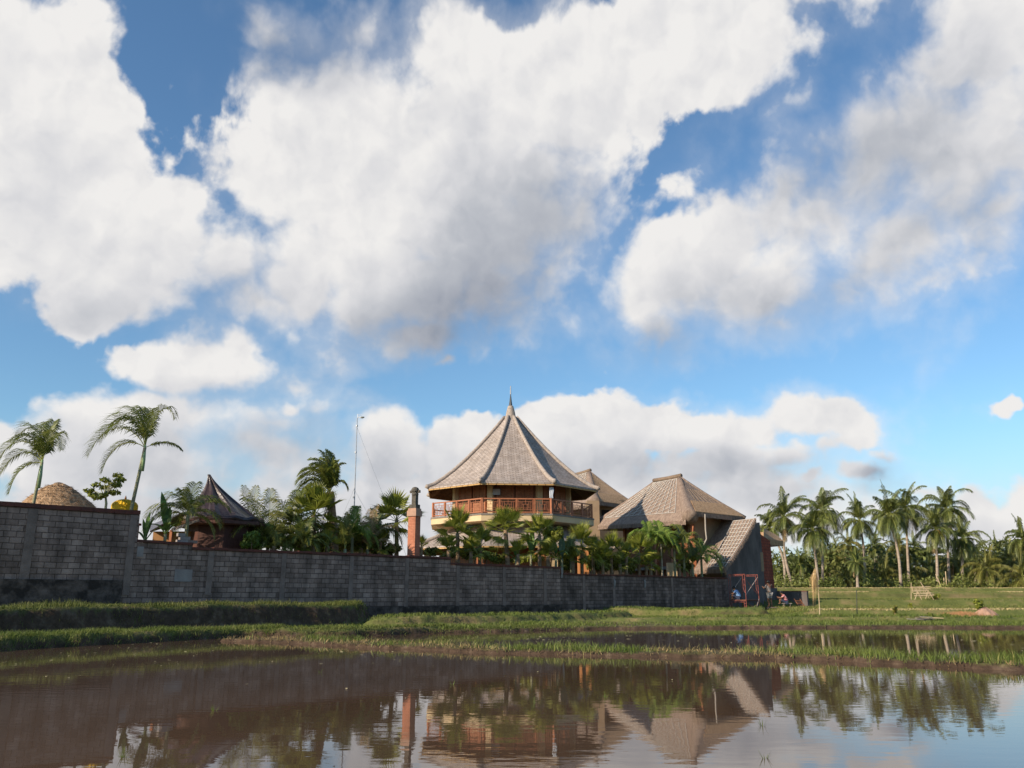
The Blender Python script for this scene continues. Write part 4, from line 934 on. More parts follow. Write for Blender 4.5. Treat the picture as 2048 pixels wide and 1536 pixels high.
def fan_leaf(mb, base, d, pet, Rl, droop=0.25, nseg=22, spread=2.6):
    """petiole from base along d, then a pleated fan with split tips"""
    d = d.normalized(); tip = base + d*pet + Vector((0, 0, -pet*pet*0.06)); mb.tube([base, base.lerp(tip, .5)+UPV*.02, tip], [0.02, .016, .012], 4, False)
    sd = d.cross(UPV); sd = Vector((1,0,0)) if sd.length < .1 else sd.normalized(); rot = Matrix.Rotation(random.uniform(-.5, .5), 3, d); sd = rot @ sd
    nrm = sd.cross(d).normalized(); fold = random.uniform(0.1, 0.5)
    for k in range(nseg):
        a = -spread/1+2*spread*(k+.5)/nseg; half = spread/nseg*1.02
        L = Rl*(1-0.28*(abs(a)/spread)**2)*random.uniform(.9, 1.05)
        def dr(x): return (d*math.cos(x)+sd*math.sin(x)-nrm*(-fold)*abs(math.sin(x))*0.6).normalized()
        r6 = L*0.55; c = tip+dr(a)*r6+nrm*0.03*Rl; l = tip+dr(a-half)*r6*0.98; r_ = tip+dr(a+half)*r6*.98
        q = tip+dr(a)*L+Vector((0, 0, -droop*L*random.uniform(.5, 1.4))); m = c.lerp(q, .5)+Vector((0, 0, droop*L*.12))
        w = (r_-l)*0.22
        mb.face([tip, l, c]); mb.face([tip, c, r_]); mb.face([l, m-w, m+w, r_, c]); mb.face([m-w, q, m+w])
def frond(mb, base, az, el, L, droop, LL, n=26, wind=Vector((0,0,0)), rr=0.018, hang=0.5, w=0.035, keel=0.6, rmb=None, bare=0.12):
    """feather frond: arching rachis with two rows of leaflets"""
    d = Vector((math.cos(az)*math.cos(el), math.sin(az)*math.cos(el), math.sin(el))); p = Vector(base); pts = [p.copy()]; dirs = [d.copy()]; K = 10
    for k in range(K):
        t = (k+1)/K; d = (d + Vector((0, 0, -droop*(0.35+t)*0.2)) + wind*0.13*t).normalized(); p = p+d*(L/K); pts.append(p.copy()); dirs.append(d.copy())
    (rmb or mb).tube(pts, [rr*(1-0.8*i/K) for i in range(K+1)], 4, False)
    for i in range(n):
        t = bare+(1-bare)*(i+.5)/n; f = t*K; k = min(int(f), K-1); c = pts[k].lerp(pts[k+1], f-k); dd = dirs[k].lerp(dirs[k+1], f-k).normalized()
        sd = dd.cross(UPV); sd = sd.normalized() if sd.length > .15 else Vector((math.sin(az), -math.cos(az), 0)); nn = sd.cross(dd)
        ll = LL*(math.sin(math.pi*min(1, (0.18+0.82*t)))**0.6*0.9+0.12)*random.uniform(.85, 1.1)
        for sg in (-1, 1):
            o = (sd*sg*(1-0.35*t)+dd*(0.55+0.5*t)+nn*keel*random.uniform(.1, .6)).normalized()
            m = c+o*ll*0.5; q = c+o*ll*0.92+Vector((0, 0, -hang*ll*random.uniform(.5, 1.1)))+wind*ll*0.4*random.uniform(.4, 1)
            ww = dd*w*0.62; mb.face([c-ww*.6, m-ww, m+ww, c+ww*.6]); mb.face([m-ww, q, m+ww])
def trunk_pts(a, b, bow=0.0, n=8, ax=Vector((1,0,0))):
    return [a.lerp(b, i/n)+ax*bow*math.sin(math.pi*i/n) for i in range(n+1)]
def plant(name, label, cat, crown, foot_z, r0, r1, fol, trunkm, crownm, group=None, lean=(0,0), bow=0.0, extra=None):
    foot = Vector((crown.x+lean[0], crown.y+lean[1], foot_z)); root = thing(name, foot, label, cat, group)
    tb = MB(); pts = trunk_pts(foot, crown, bow); n = len(pts)
    tb.tube(pts, [r0+(r1-r0)*i/(n-1)+(0.35*r0 if i == 0 else 0) for i in range(n)], 8); tb.build('trunk', trunkm, root, foot, True)
    cb = MB(); rb = MB(); fol(cb, rb, crown); cb.build('crown', crownm, root, foot)
    if rb.v: rb.build('leaf_stalks', T_rachis, root, foot)
    if extra: extra(root, foot, crown)
    return root
BZ = 0.95
G1 = 'palms planted behind the compound wall'
def fan_crown(nl, Rl, pet, el0=-0.4, el1=1.45, sp=2.3, seed=0, bias=0.0):
    def f(mb, rb, c):
        random.seed(seed)
        for i in range(nl):
            az = i*2.4+random.uniform(-.3, .3)+bias; el = el1+(el0-el1)*((i+.5)/nl)**1.35+random.uniform(-.15, .15)
            d = Vector((math.cos(az)*math.cos(el), math.sin(az)*math.cos(el), math.sin(el)))
            fan_leaf(mb, c+Vector((0, 0, -0.1*i/nl)), d, pet*random.uniform(.75, 1.2), Rl*random.uniform(.8, 1.15), 0.06+0.30*(i/nl)**2, spread=sp*random.uniform(.45, .85))
    return f
def fan_palm(px, py, off, size, nl_, label, seed, lean=(0,0), material=None, trunkm=None, tr=0.10, el0=-0.6):
    nl = int(nl_*1.15); Y = wall_Y(px)+off; c = at(px, py, Y); sc = Y/1700.0; Rl = size*sc*1.10
    return plant('fan_palm', label, 'palm', c, BZ, tr*1.15, tr*.9, fan_crown(nl, Rl*0.66, Rl*0.46, el0=el0, seed=seed), trunkm or T_shaggy, material or L_fan, G1, lean)
fan_palm(915, 1066, 1.6, 52, 13, 'fan palm in front of the left end of the balcony, its leaves against the fascia', 101, (0.1,0))
fan_palm(1011, 1060, 1.6, 46, 14, 'fan palm with rough brown trunk below the middle of the balcony', 102, (0.25,0), tr=.12)
fan_palm(1079, 1070, 1.4, 44, 11, 'fan palm beside the leafy bush below the right half of the balcony', 103)
fan_palm(1163, 1090, 1.6, 44, 13, 'fan palm in front of the orange garden pillar', 104)
fan_palm(1222, 1105, 1.3, 38, 12, 'fan palm just left of the villa porch opening', 105)
fan_palm(1277, 1106, 1.2, 40, 12, 'small dark fan palm under the lime green palm', 106)
fan_palm(960, 1092, 1.9, 38, 10, 'low dark fan palm tucked between two taller ones below the balcony', 107)
fan_palm(628, 1032, 2.4, 62, 15, 'big fan palm with broad glossy leaves left of the tall wind-blown palm', 108, tr=.14)
fan_palm(793, 1040, 2.6, 60, 13, 'fan palm with one leaf standing straight up, left of the brick chimney', 109, (0.15,0), el0=-0.8)
fan_palm(842, 1094, 1.6, 24, 8, 'small fan palm low behind the right side of the brick chimney foot', 110)
fan_palm(760, 1085, 2.4, 34, 10, 'dark drooping fan palm low behind the wall near the chimney', 111)
fan_palm(1195, 1110, 2.4, 30, 9, 'dark low fan palm between the two garden palms right of the pavilion', 114)

def feather_palm(px, py, off, size, fr, label, lean=(0,0), material=None, trunkm=None, r=0.07, wind=(0,0,0), LL=0.34, n=26, bow=0.0, group=G1, seed=1, extra=None, w=0.03, name='feather_palm', foot=BZ, hang=.5):
    Y = wall_Y(px)+off; c = at(px, py, Y); sc = Y/1700.0
    def f(mb, rb, c):
        random.seed(seed)
        for (az, el, L, dr) in fr: frond(mb, c, R(az), R(el), L*sc, dr, L*sc*LL, int(n*1.35), Vector(wind), rmb=rb, w=w, hang=hang)
    return plant(name, label, 'palm', c, foot, r*1.3, r, f, trunkm or T_green, material or L_feather, group, lean, bow, extra)
# az: 0=right in the picture, 180=left, 270=towards the camera
def shaft(root, foot, crown):
    mb = MB(); mb.tube([crown-Vector((0,0,.9)), crown-Vector((0,0,.45)), crown+Vector((0,0,.1))], [.06,.07,.04], 8); mb.build('crownshaft', mat('green_shaft', (0.20,0.30,0.13),(0.26,0.34,0.18),scale=2,rough=.4), root, foot, True)
feather_palm(84, 925, 1.0, 0, [(150,82,150,1.9),(95,84,150,2.1),(170,50,120,1.6),(185,72,135,2.2),(330,78,130,2.3),(200,10,95,2.2),(60,86,125,1.8),(250,80,115,2.3),(120,75,130,2.2)], 'slender feathery palm rising behind the tall wall by the thatched gazebo', (-.3,0), wind=(-.32,0,0), LL=.27, n=36, seed=3, extra=shaft, w=.03, r=.052)
feather_palm(290, 895, 1.0, 0, [(165,76,170,2.1),(110,86,150,2.2),(150,84,165,2.3),(190,40,120,2.2),(20,30,78,0.7),(350,84,135,2.4),(230,80,130,2.4),(80,86,150,2.4),(178,62,165,1.9)], 'tall leaning feathery palm standing at the step in the wall', (-.62,0), wind=(-.42,0,0), LL=.26, n=38, seed=4, extra=shaft, w=.03, r=.062)
feather_palm(376, 1030, 1.4, 0, [(170,40,105,1.0),(150,65,100,1.2),(20,55,95,1.2),(100,75,100,1.0),(350,30,90,1.2),(190,20,95,1.0),(60,65,90,1.2),(240,50,85,1.4),(300,50,85,1.4),(10,10,80,1.4),(130,30,95,1.3),(270,70,80,1.1)], 'bushy feather palm in front of the tarpaulin covered hut', LL=.36, n=30, seed=5)
feather_palm(536, 1085, 2.2, 0, [(150,72,130,0.9),(110,80,125,0.8),(60,72,120,0.9),(190,55,115,1.4),(340,55,110,1.5),(170,25,100,1.5),(10,30,105,1.5),(230,60,100,1.4),(300,50,100,1.4),(30,50,110,1.6)], 'yellowish coconut palm clump right of the tarpaulin hut', material=L_yellow, LL=.34, n=28, seed=6, w=.035)
feather_palm(500, 1060, 3.6, 0, [(140,78,100,0.6),(170,60,95,1.1),(90,85,95,0.9),(30,60,90,1.3),(200,40,80,1.3)], 'pale young coconut palm with thin upright fronds beside the tarpaulin hut', material=L_yellow, LL=.33, n=24, seed=7, w=.03)
def shag(root, foot, crown):
    mb = MB(); random.seed(9)
    for _ in range(260):
        a = random.uniform(0, 6.28); z = random.uniform(-1.7, .1); r_ = .16+.1*random.random(); p = crown+Vector((math.cos(a)*r_, math.sin(a)*r_, z)); q = p+Vector((math.cos(a)*.12, math.sin(a)*.12, -.35)); w = Vector((-math.sin(a), math.cos(a), 0))*.02
        mb.face([p-w, q, p+w])
    mb.build('dry_skirt', L_dry, root, foot)
feather_palm(660, 985, 2.8, 0, [(170,82,92,1.2),(160,72,96,1.4),(100,88,92,.9),(182,62,86,1.6),(60,88,88,1.1),(350,84,72,1.6),(200,75,92,1.5),(240,80,84,1.4),(120,82,92,1.1),(20,86,72,1.5),(175,40,74,1.7),(300,78,76,1.6),(150,86,96,1.0),(10,76,56,2.2),(220,50,76,1.6),(140,76,94,1.2),(90,80,86,1.0),(165,55,90,1.6),(190,68,90,1.5)], 'tall dense wind-blown palm beside the antenna mast', (.35,0), wind=(-.22,0,0), LL=.34, n=34, r=.17, trunkm=T_shaggy, extra=shag, seed=8, w=.045, bow=.15)
feather_palm(570, 1085, 1.8, 0, [(180,30,100,1.4),(160,50,95,1.5),(20,40,90,1.6),(200,15,90,1.5),(340,20,85,1.6),(100,60,85,1.6),(240,40,90,1.5),(290,30,85,1.6)], 'dark drooping feather palm low behind the wall, left of the big fan palm', LL=.36, seed=10, w=.04)
feather_palm(690, 1098, 1.2, 0, [(100,86,75,0.2),(80,84,70,0.3),(150,80,70,0.6),(30,78,65,0.6),(240,80,60,0.7)], 'narrow bright yellow-green palm shoots at the foot of the windy palm', material=L_yellow, LL=.26, seed=11, w=.035)
feather_palm(735, 1098, 2.0, 0, [(60,80,95,0.5),(40,68,90,1.1),(95,86,80,0.3),(150,78,75,0.7),(20,55,75,1.6)], 'dead brown feather palm between the mast and the chimney', material=L_dry, LL=.28, seed=12, w=.025)
feather_palm(1322, 1088, 1.3, 0, [(150,70,62,1.4),(175,50,62,1.6),(100,82,58,1.2),(30,68,58,1.6),(10,40,52,1.8),(200,25,52,1.8),(240,60,52,1.6),(300,60,52,1.7),(60,75,56,1.4),(330,45,50,1.8)], 'lime green feather palm with thin pale trunk left of the cream gate pier', material=L_lime, LL=.42, n=26, trunkm=T_pale, r=.05, seed=13, w=.05)
feather_palm(1300, 1078, 1.8, 0, [(160,60,55,1.6),(100,80,52,1.4),(190,35,50,1.8),(40,60,50,1.8),(250,60,48,1.8),(320,50,48,1.8)], 'second lime green feather palm leaning over the villa porch', material=L_lime, LL=.42, n=26, trunkm=T_pale, r=.05, seed=14, w=.05)
feather_palm(1366, 1085, 1.2, 0, [(120,80,55,1.5),(170,55,52,1.7),(30,65,52,1.7),(350,35,50,1.8),(200,30,48,1.8),(270,60,46,1.7)], 'green feather palm right behind the cream gate pier', LL=.42, n=24, seed=15, w=.05)
feather_palm(1348, 1098, 0.9, 0, [(170,55,48,1.8),(100,75,45,1.6),(200,30,46,1.8),(40,50,45,1.8),(280,60,40,1.7)], 'yellowing feather palm in front of the cream gate pier', material=L_yellow, LL=.42, n=24, seed=16, w=.045)
feather_palm(1402, 1112, 0.9, 0, [(10,45,62,1.9),(30,65,60,1.9),(170,60,50,1.7),(350,20,58,1.8),(100,80,52,1.5),(190,30,48,1.8),(280,50,48,1.8)], 'lime feather palm drooping over the annex roof edge', material=L_lime, LL=.4, n=26, seed=17, w=.045)
feather_palm(1385, 1128, 0.8, 0, [(150,70,45,1.0),(110,84,48,0.8),(60,75,46,1.0),(20,55,42,1.3),(180,45,42,1.4),(280,60,38,1.2)], 'short spiky dark palm at the wall near the annex eave', LL=.34, seed=18, w=.05)

# banana plants, cassava and bushes
def big_leaf(mb, base, az, el, L, W, droop=1.0, stalk=0.25):
    d = Vector((math.cos(az)*math.cos(el), math.sin(az)*math.cos(el), math.sin(el))); p = Vector(base); K = 9; c = [p.copy()]; ds = [d.copy()]
    for k in range(K):
        d = (d+Vector((0, 0, -droop*(0.2+k/K)*0.16))).normalized(); p = p+d*L/K; c.append(p.copy()); ds.append(d.copy())
    mb.tube(c[:5], [.03, .026, .02, .016, .01], 5, False)
    prof_ = [0, 0, .55, .9, 1, .98, .9, .72, .42, .02]; sd = d.cross(UPV); sd = sd.normalized() if sd.length > .1 else Vector((1,0,0))
    for k in range(1, K):
        a, b = W/2*prof_[k], W/2*prof_[k+1]; n = sd.cross(ds[k]).normalized()
        for sg in (-1, 1):
            mb.face([c[k], c[k]+sd*sg*a+n*a*.35, c[k+1]+sd*sg*b+n*b*.35, c[k+1]])
def leafy(name, label, cat, px, py, off, leaves, material, group=None, foot=BZ, r=.06):
    Y = wall_Y(px)+off; c = at(px, py, Y); sc = Y/1700.0
    def f(mb, rb, c):
        for (az, el, L, W, dr) in leaves: big_leaf(mb, c, R(az), R(el), L*sc, W*sc, dr)
    return plant(name, label, cat, c, foot, r*1.3, r, f, T_green, material, group)
GB = 'banana plants behind the wall'
leafy('banana_plant', 'banana plant with one broad upright leaf left of the tarpaulin hut', 'plant', 331, 1068, 1.0, [(140,72,95,17,.4),(100,80,60,15,.8),(170,50,48,15,1.4),(30,60,45,14,1.6),(300,60,40,14,1.6)], L_banana, GB)
leafy('banana_plant', 'leaning banana leaves just right of the tall leaning palm', 'plant', 290, 1082, .9, [(100,80,58,9,.3),(60,76,55,9,.5),(140,72,50,9,.5),(30,60,42,9,.9),(160,50,40,9,.9),(80,84,62,9,.2)], L_banana, GB)
leafy('banana_plant', 'banana plant with folded pale leaves under the middle of the pavilion', 'plant', 1032, 1118, 1.0, [(110,78,34,9,.6),(60,66,30,9,1.0),(170,40,28,9,1.4),(20,40,28,9,1.4)], L_banana, GB)
leafy('banana_plant', 'broad green leaves leaning up behind the leafy bush below the balcony', 'plant', 1062, 1110, 2.0, [(80,70,62,12,.5),(50,60,56,12,.8),(120,75,50,12,.6),(20,35,40,11,1.2)], L_banana, GB)
leafy('traveller_leaf', 'single grey-green paddle leaf standing upright right of the leafy bush', 'plant', 1124, 1118, 1.0, [(90,88,52,13,.05),(60,75,26,8,.5)], L_blue)
leafy('banana_plant', 'banana plant spilling over the step in the wall', 'plant', 1112, 1115, .7, [(320,50,38,8,2.4),(170,60,34,8,1.8),(20,55,34,8,1.8),(100,80,36,8,.8)], L_banana, GB)
def leaf_cloud(name, cents, rads, n, size, material, parent, origin):
    cents = np.array([tuple(c) for c in cents]); rads = np.array(rads); w = rads.prod(1)**(1/1.6) if rads.ndim > 1 else rads**2; w = w/w.sum()
    k = RNG.choice(len(cents), n, p=w); u = RNG.normal(size=(n, 3)); u /= np.linalg.norm(u, axis=1)[:, None]
    rr = RNG.uniform(0.35, 1.0, n)**0.6; C = cents[k]+u*rr[:, None]*rads[k]
    a = RNG.normal(size=(n, 3)); a /= np.linalg.norm(a, axis=1)[:, None]; b = np.cross(a, u+1e-3); b /= np.linalg.norm(b, axis=1)[:, None]
    s = size*RNG.uniform(.6, 1.3, n)[:, None]
    V = np.stack([C-a*s, C+b*s*.45, C+a*s, C-b*s*.45], 1).reshape(-1, 3)-np.array(origin)
    ob = np_mesh(name, V, (np.arange(n)*4)[:, None]+np.arange(4), material, 4); ob.parent = parent; return ob
def bush(px, py, off, rx, rz, n, label, material=None, name='shrub', size=.09, group='shrubs behind the wall', Y=None, foot=None):
    Y = Y or wall_Y(px)+off; c = at(px, py, Y); sc = Y/1700.0; fz = BZ if foot is None else foot; root = thing(name, (c.x, c.y, fz), label, 'shrub', group)
    rx *= sc; rz *= sc; cs = []; rs = []
    for i in range(7):
        a = random.uniform(0, 6.28); q = random.uniform(.2, .75); cs.append(c+Vector((math.cos(a)*rx*q, math.sin(a)*rx*q*.8, random.uniform(-.5, .6)*rz))); rs.append([rx*.42, rx*.42, rz*.42])
    leaf_cloud('foliage', cs, rs, n, size, material or L_bush, root, (c.x, c.y, fz))
    mb = MB()
    for i in range(4): mb.tube([Vector((c.x, c.y, fz-.02)), (Vector((c.x, c.y, fz))+cs[i])/2, cs[i]], [.035, .025, .01], 5)
    mb.build('stem', T_shaggy, root, (c.x, c.y, fz)); return root
random.seed(21)
for a in [
 (450,1085,3.2,50,26,1400,'dark bush behind the wall right under the tarpaulin hut'),
 (605,1088,3.2,40,24,1300,'dark bush low behind the wall under the big fan palm'),
 (700,1090,3.6,45,22,1300,'bush behind the yellow shoots next to the mast foot'),
 (775,1098,2.6,34,18,1100,'bush at the foot of the upright-leaf fan palm'),
 (862,1104,2.8,18,10,500,'round bush between chimney and pavilion'),
 (940,1110,2.6,34,13,800,'dark bush under the left half of the pavilion eave'),
 (1000,1116,2.8,30,12,700,'dark bush behind the rough-trunk fan palm'),
 (1135,1125,2.4,30,20,1100,'bush at the step of the wall left of the orange pillar'),
 (1190,1130,2.0,34,20,1200,'dark bush right of the orange pillar'),
 (1250,1132,1.8,36,18,1200,'dark bush below the villa porch')]:
    bush(*a)
bush(1105, 1072, 1.3, 26, 34, 2600, 'tall leafy green bush with small bright leaves under the balcony corner', L_fan, size=.075)
bush(500, 1085, 1.6, 26, 22, 1300, 'bright green bush at the right foot of the tarpaulin hut', L_lime, size=.09)
for a in [(520,1078,2.6,40,34,1700,'yellow-green bush beside the pale upright fronds'),(560,1068,3.4,44,34,1800,'tall bush between the hut and the big fan palm'),(640,1078,3.6,44,34,1800,'tall dark bush behind the windy palm trunk'),(688,1072,3.2,30,34,1300,'tall loose bush right beside the mast'),(735,1082,3.6,40,28,1500,'bush behind the dead brown palm'),(762,1082,4.4,28,24,1200,'tall bush behind the fan palm near the chimney'),(905,1106,3.0,30,14,700,'bush under the far left end of the lower roof'),(972,1112,3.0,30,13,700,'bush under the left middle of the lower roof'),(1060,1118,3.0,30,13,700,'bush behind the orange garden pedestal'),(1215,1128,2.8,34,22,1200,'bush between orange pillar and villa'),(1370,1135,1.8,24,14,800,'small bush right of the cream gate pier')]:
    bush(*a, material=random.choice((L_bush, L_fan, L_lime, L_bush)))
for a in [(585,1055,3.0,(160,62,95),'green coconut palm fronds rising between hut and big fan palm',L_coco,701),(705,1075,2.4,(120,76,70),'upright green palm shoots directly right of the mast foot',L_lime,702),(752,1070,3.4,(90,80,72),'green palm fronds between dead palm and chimney',L_coco,703),(610,1090,1.0,(150,50,60),'low arching palm in front of the big fan palm trunk',L_feather,704),(1142,1108,1.2,(100,70,44),'small feather palm left of the orange pillar',L_feather,705)]:
    random.seed(a[6]); L0 = a[3][2]
    feather_palm(a[0], a[1], a[2], 0, [(az_+random.uniform(-15,15), el_, L0*random.uniform(.8,1.1), dr_) for az_, el_, dr_ in ((160,60,1.3),(110,80,.9),(70,82,1.0),(30,60,1.4),(200,40,1.6),(340,40,1.6),(250,60,1.5),(300,55,1.5),(140,70,1.1),(10,45,1.7))], a[4], material=a[5], LL=.34, n=26, seed=a[6], w=.04)
# cassava tree
c = at(211, 975, wall_Y(211)+1.6); root = thing('cassava_tree', (c.x, c.y, BZ), 'thin leafy cassava tree between the thatched gazebo and the yellow umbrella', 'tree')
mb = MB(); mb.tube([(c.x+.05, c.y, BZ), (c.x+.1, c.y, c.z-.6), (c.x, c.y, c.z-.1)], [.07,.05,.03], 6); cs = []; rs = []; random.seed(5)
for (dx, dz) in ((-34,-6),(-22,6),(-26,-14),(-8,2),(6,10),(24,18),(28,2),(22,-10),(10,-8),(-6,16),(16,26),(30,12),(-14,-20),(2,-16)):
    q = c+Vector((dx*.019, random.uniform(-.3,.3), dz*.019)); mb.tube([(c.x, c.y, c.z-.35), c.lerp(q, .5)-Vector((0,0,.1)), q], [.025,.015,.008], 5); cs.append(q); rs.append([.2,.2,.09])
mb.build('trunk', T_green, root, (c.x, c.y, BZ)); leaf_cloud('crown', cs, rs, 700, .085, L_fan, root, (c.x, c.y, BZ))

# ------------------------------------------------------------------ small structures inside the compound
# brick chimney pillar with stone figure-like cap
c = at(827, 1100, wall_Y(827)+0.75); Yp = c.y; sc = Yp/1700
pz = lambda py, Y=Yp, px=827: at(px, py, Y).z
root = thing('brick_pillar', (c.x, c.y, BZ), 'tall orange brick chimney pillar topped by a dark stone post', 'pillar')
mb = MB(); M45 = Matrix.Rotation(R(-28), 3, 'Z'); ztop = pz(1024)
mb.box((c.x, c.y, (BZ+ztop)/2), (.41, .41, ztop-BZ), M45); b_ = mb.build('shaft', M_brick, root, (c.x, c.y, BZ))
mb = MB(); mb.box((c.x, c.y, ztop-.08), (.51, .51, .26), M45); mb.box((c.x, c.y, ztop+.10), (.44,.44,.12), M45); mb.build('brick_cap', mat('pink_stone', (0.45,0.27,0.19),(0.36,0.22,0.16),scale=5,rough=.9), root, (c.x, c.y, BZ))
mb = MB(); z0 = ztop+.16; z1 = pz(974); hh = z1-z0
mb.box((c.x, c.y, z0+hh*.09), (.36, .36, hh*.18), M45); mb.box((c.x, c.y, z0+hh*.45), (.22, .22, hh*.60), M45)
mb.lathe([(.15,0),(.17,.06),(.13,.12),(.19,.2),(.19,.27),(.14,.36),(.05,.40)], (c.x, c.y, z1-.40), 12)
mb.beam((c.x-.24, c.y+.1, z1-.22), (c.x+.24, c.y-.1, z1-.22), .11, .12); mb.build('stone_post', M_stone, root, (c.x, c.y, BZ))
# orange garden pillar, other low garden structures
c = at(1166, 1118, wall_Y(1166)+3.2); root = thing('garden_pillar', (c.x, c.y, BZ), 'squat orange plastered pillar behind the palms right of the pavilion', 'pillar')
mb = MB(); zt = at(1166, 1098, c.y).z; mb.box((c.x, c.y, (BZ+zt)/2), (.62, .5, zt-BZ)); mb.build('shaft', mat('orange_plaster', (0.50,0.22,0.08),(0.42,0.18,0.07),scale=2,rough=.8), root, (c.x, c.y, BZ)); mb = MB(); mb.box((c.x, c.y, zt+.05), (.74, .62, .1)); mb.build('cap', M_cream, root, (c.x, c.y, BZ))
c = at(1086, 1122, wall_Y(1086)+3.0); root = thing('garden_shrine', (c.x, c.y, BZ), 'low orange garden pedestal with dark round opening under the pavilion', 'shrine')
mb = MB(); zt = at(1086, 1106, c.y).z; mb.lathe([(.55,0),(.5,.3),(.42,zt-BZ-.15),(.5,zt-BZ)], (c.x, c.y, BZ), 10); mb.build('pedestal', MATS['orange_plaster'], root, (c.x, c.y, BZ)); mb = MB(); mb.lathe([(.52,0),(.3,.1),(.05,.22)], (c.x, c.y, zt+.002), 10); mb.build('cap', M_thatch, root, (c.x, c.y, BZ))
# antenna mast
Ym = wall_Y(708)+4.0; f0 = at(702.5, 1104, Ym); f0.z = BZ; tp = at(714.5, 836, Ym); root = thing('antenna_mast', f0, 'thin guyed antenna mast with small dish between the windy palm and chimney', 'mast')
Mst = mat('galvanised', (0.42,0.43,0.45), (0.34,0.35,0.37), metallic=.3, rough=.45)
mb = MB(); mb.tube([f0, f0.lerp(tp, .5)+Vector((.05,0,0)), tp], [.035,.028,.02], 6); mb.build('pole', Mst, root, f0)
t2 = at(716, 828, Ym); mb = MB(); mb.tube([tp-Vector((0,0,.2)), t2], .014, 5); mb.beam(tp+Vector((0,0,.05)), tp+Vector((.26,0,.02)), .03); mb.lathe([(.02,0),(.10,.03),(.13,.07)], (tp.x+.24, tp.y, tp.z-.02), 10)
mb.beam(tp+Vector((-.02,0,.16)), tp+Vector((.2,0,.16)), .012); mb.build('antenna', mat('white_metal', (0.75,0.76,0.78),(0.6,0.6,0.62),rough=.4), root, f0)
for fr_c in (.27, .55, .80, .95):
    q = f0.lerp(tp, fr_c); mb = MB(); mb.lathe([(.05,0),(.05,.08)], (q.x, q.y, q.z), 8); mb.build('collar', Mst, root, f0)
for fr_c, gx_, gy_ in ((.95, 3.4, 1.0), (.6, 3.0, 1.5), (.6, -2.6, 2.5)):
    q = f0.lerp(tp, fr_c); g = Vector((f0.x+gx_, f0.y+gy_, BZ)); mb = MB(); mb.tube([q, g], .005, 4); mb.build('guy_wire', Mst, root, f0)
q = f0.lerp(tp, .30); mb = MB(); mb.tube([q, q+Vector((-1.0,.2,-.42))], .014, 5); mb.build('stay_bar', M_stone, root, f0)
# tarpaulin covered hut
Yh = wall_Y(435)+3.6; ap = at(418, 949, Yh); hc = Vector((ap.x+.72, Yh, BZ)); root = thing('tarpaulin_hut', hc, 'dark hut with a pointed roof wrapped in brown plastic tarpaulin', 'hut')
z_e = at(450, 1043, Yh-1.6).z; M_tarp = mat('brown_tarpaulin', (0.030,0.018,0.017), (0.065,0.042,0.038), scale=2.5, rough=0.33, bump=0.5, bscale=5, spec=.5)
mb = MB(); rows = []; random.seed(3)
fold_ = [random.uniform(-1, 1) for _ in range(48)]
for i in range(14):
    t = i/13; row = []
    for j in range(49):
        a = 2*math.pi*j/48+.2; r_ = 0.06+1.62*(t**1.55)*(1+0.05*fold_[j % 48])+0.22*t*(1-.75*t)*math.cos(a*9)+.05*t*math.cos(a*17); z = z_e+0.10+(ap.z-z_e-.1)*(1-t)**0.92+0.03*math.sin(j*2.1)*t
        cx_ = ap.x+(hc.x-ap.x)*t; row.append(Vector((cx_+r_*math.cos(a), Yh+r_*math.sin(a), z)))
    rows.append(row)
for i in range(13):
    for j in range(48): mb.face([rows[i][j], rows[i+1][j], rows[i+1][j+1], rows[i][j+1]])
mb.build('tarpaulin', M_tarp, root, hc, False)
mb = MB(); random.seed(8)   # crumpled rolled edge
pts = [Vector((hc.x+1.68*math.cos(2*math.pi*j/40)*(1+.03*random.uniform(-1,1)), Yh+1.68*math.sin(2*math.pi*j/40), z_e+.14+.06*random.uniform(-1,1))) for j in range(41)]; mb.tube(pts, [.10+.05*random.random() for _ in pts], 7); mb.build('rolled_edge', M_tarp, root, hc, False)
mb = MB(); mb.lathe([(1.92,0),(1.97,.05),(1.97,.16),(1.8,.2)], (hc.x, Yh, z_e-.12), 8, R(22.5)); mb.build('eave_board', M_maroon, root, hc)
mb = MB(); mb.lathe([(1.38,0),(1.38,z_e-BZ-.12)], (hc.x+.05, Yh, BZ), 8, R(22.5)); mb.build('wall', M_maroon, root, hc)
lt = MB(); a_, b_, c_, d_ = at(300,1062,Yh-1.9), at(365,1024,Yh-1.5), at(395,1036,Yh-.8), at(320,1050,Yh+.8)
mb = MB(); mb.sheet([[b_, at(400,1030,Yh-1.0)],[a_, at(300,1050,Yh+.6)]], .06); mb.build('lean_to_roof', M_tarp, root, hc)
mb = MB(); mb.beam(at(343,1060,Yh-2.1), at(398,1040,Yh-2.0), .05, .10); mb.build('pale_board', M_patch, root, hc)
mb = MB(); w0 = at(303,1100,Yh-1.0); w0.z = BZ; mb.box((w0.x+1.0, w0.y+.3, (BZ+at(330,1062,Yh-1).z)/2), (2.2, .15, at(330,1062,Yh-1).z-BZ)); mb.build('lean_to_wall', mat('ochre_plaster', (0.30,0.16,0.07),(0.24,0.12,0.05),scale=2,rough=.9), root, hc)
mb = MB(); w0 = at(341,1080,Yh-2.0); mb.box((w0.x, w0.y, (BZ+at(341,1060,Yh-2).z)/2), (.1,.1,at(341,1060,Yh-2).z-BZ)); mb.build('door_post', M_rail, root, hc)
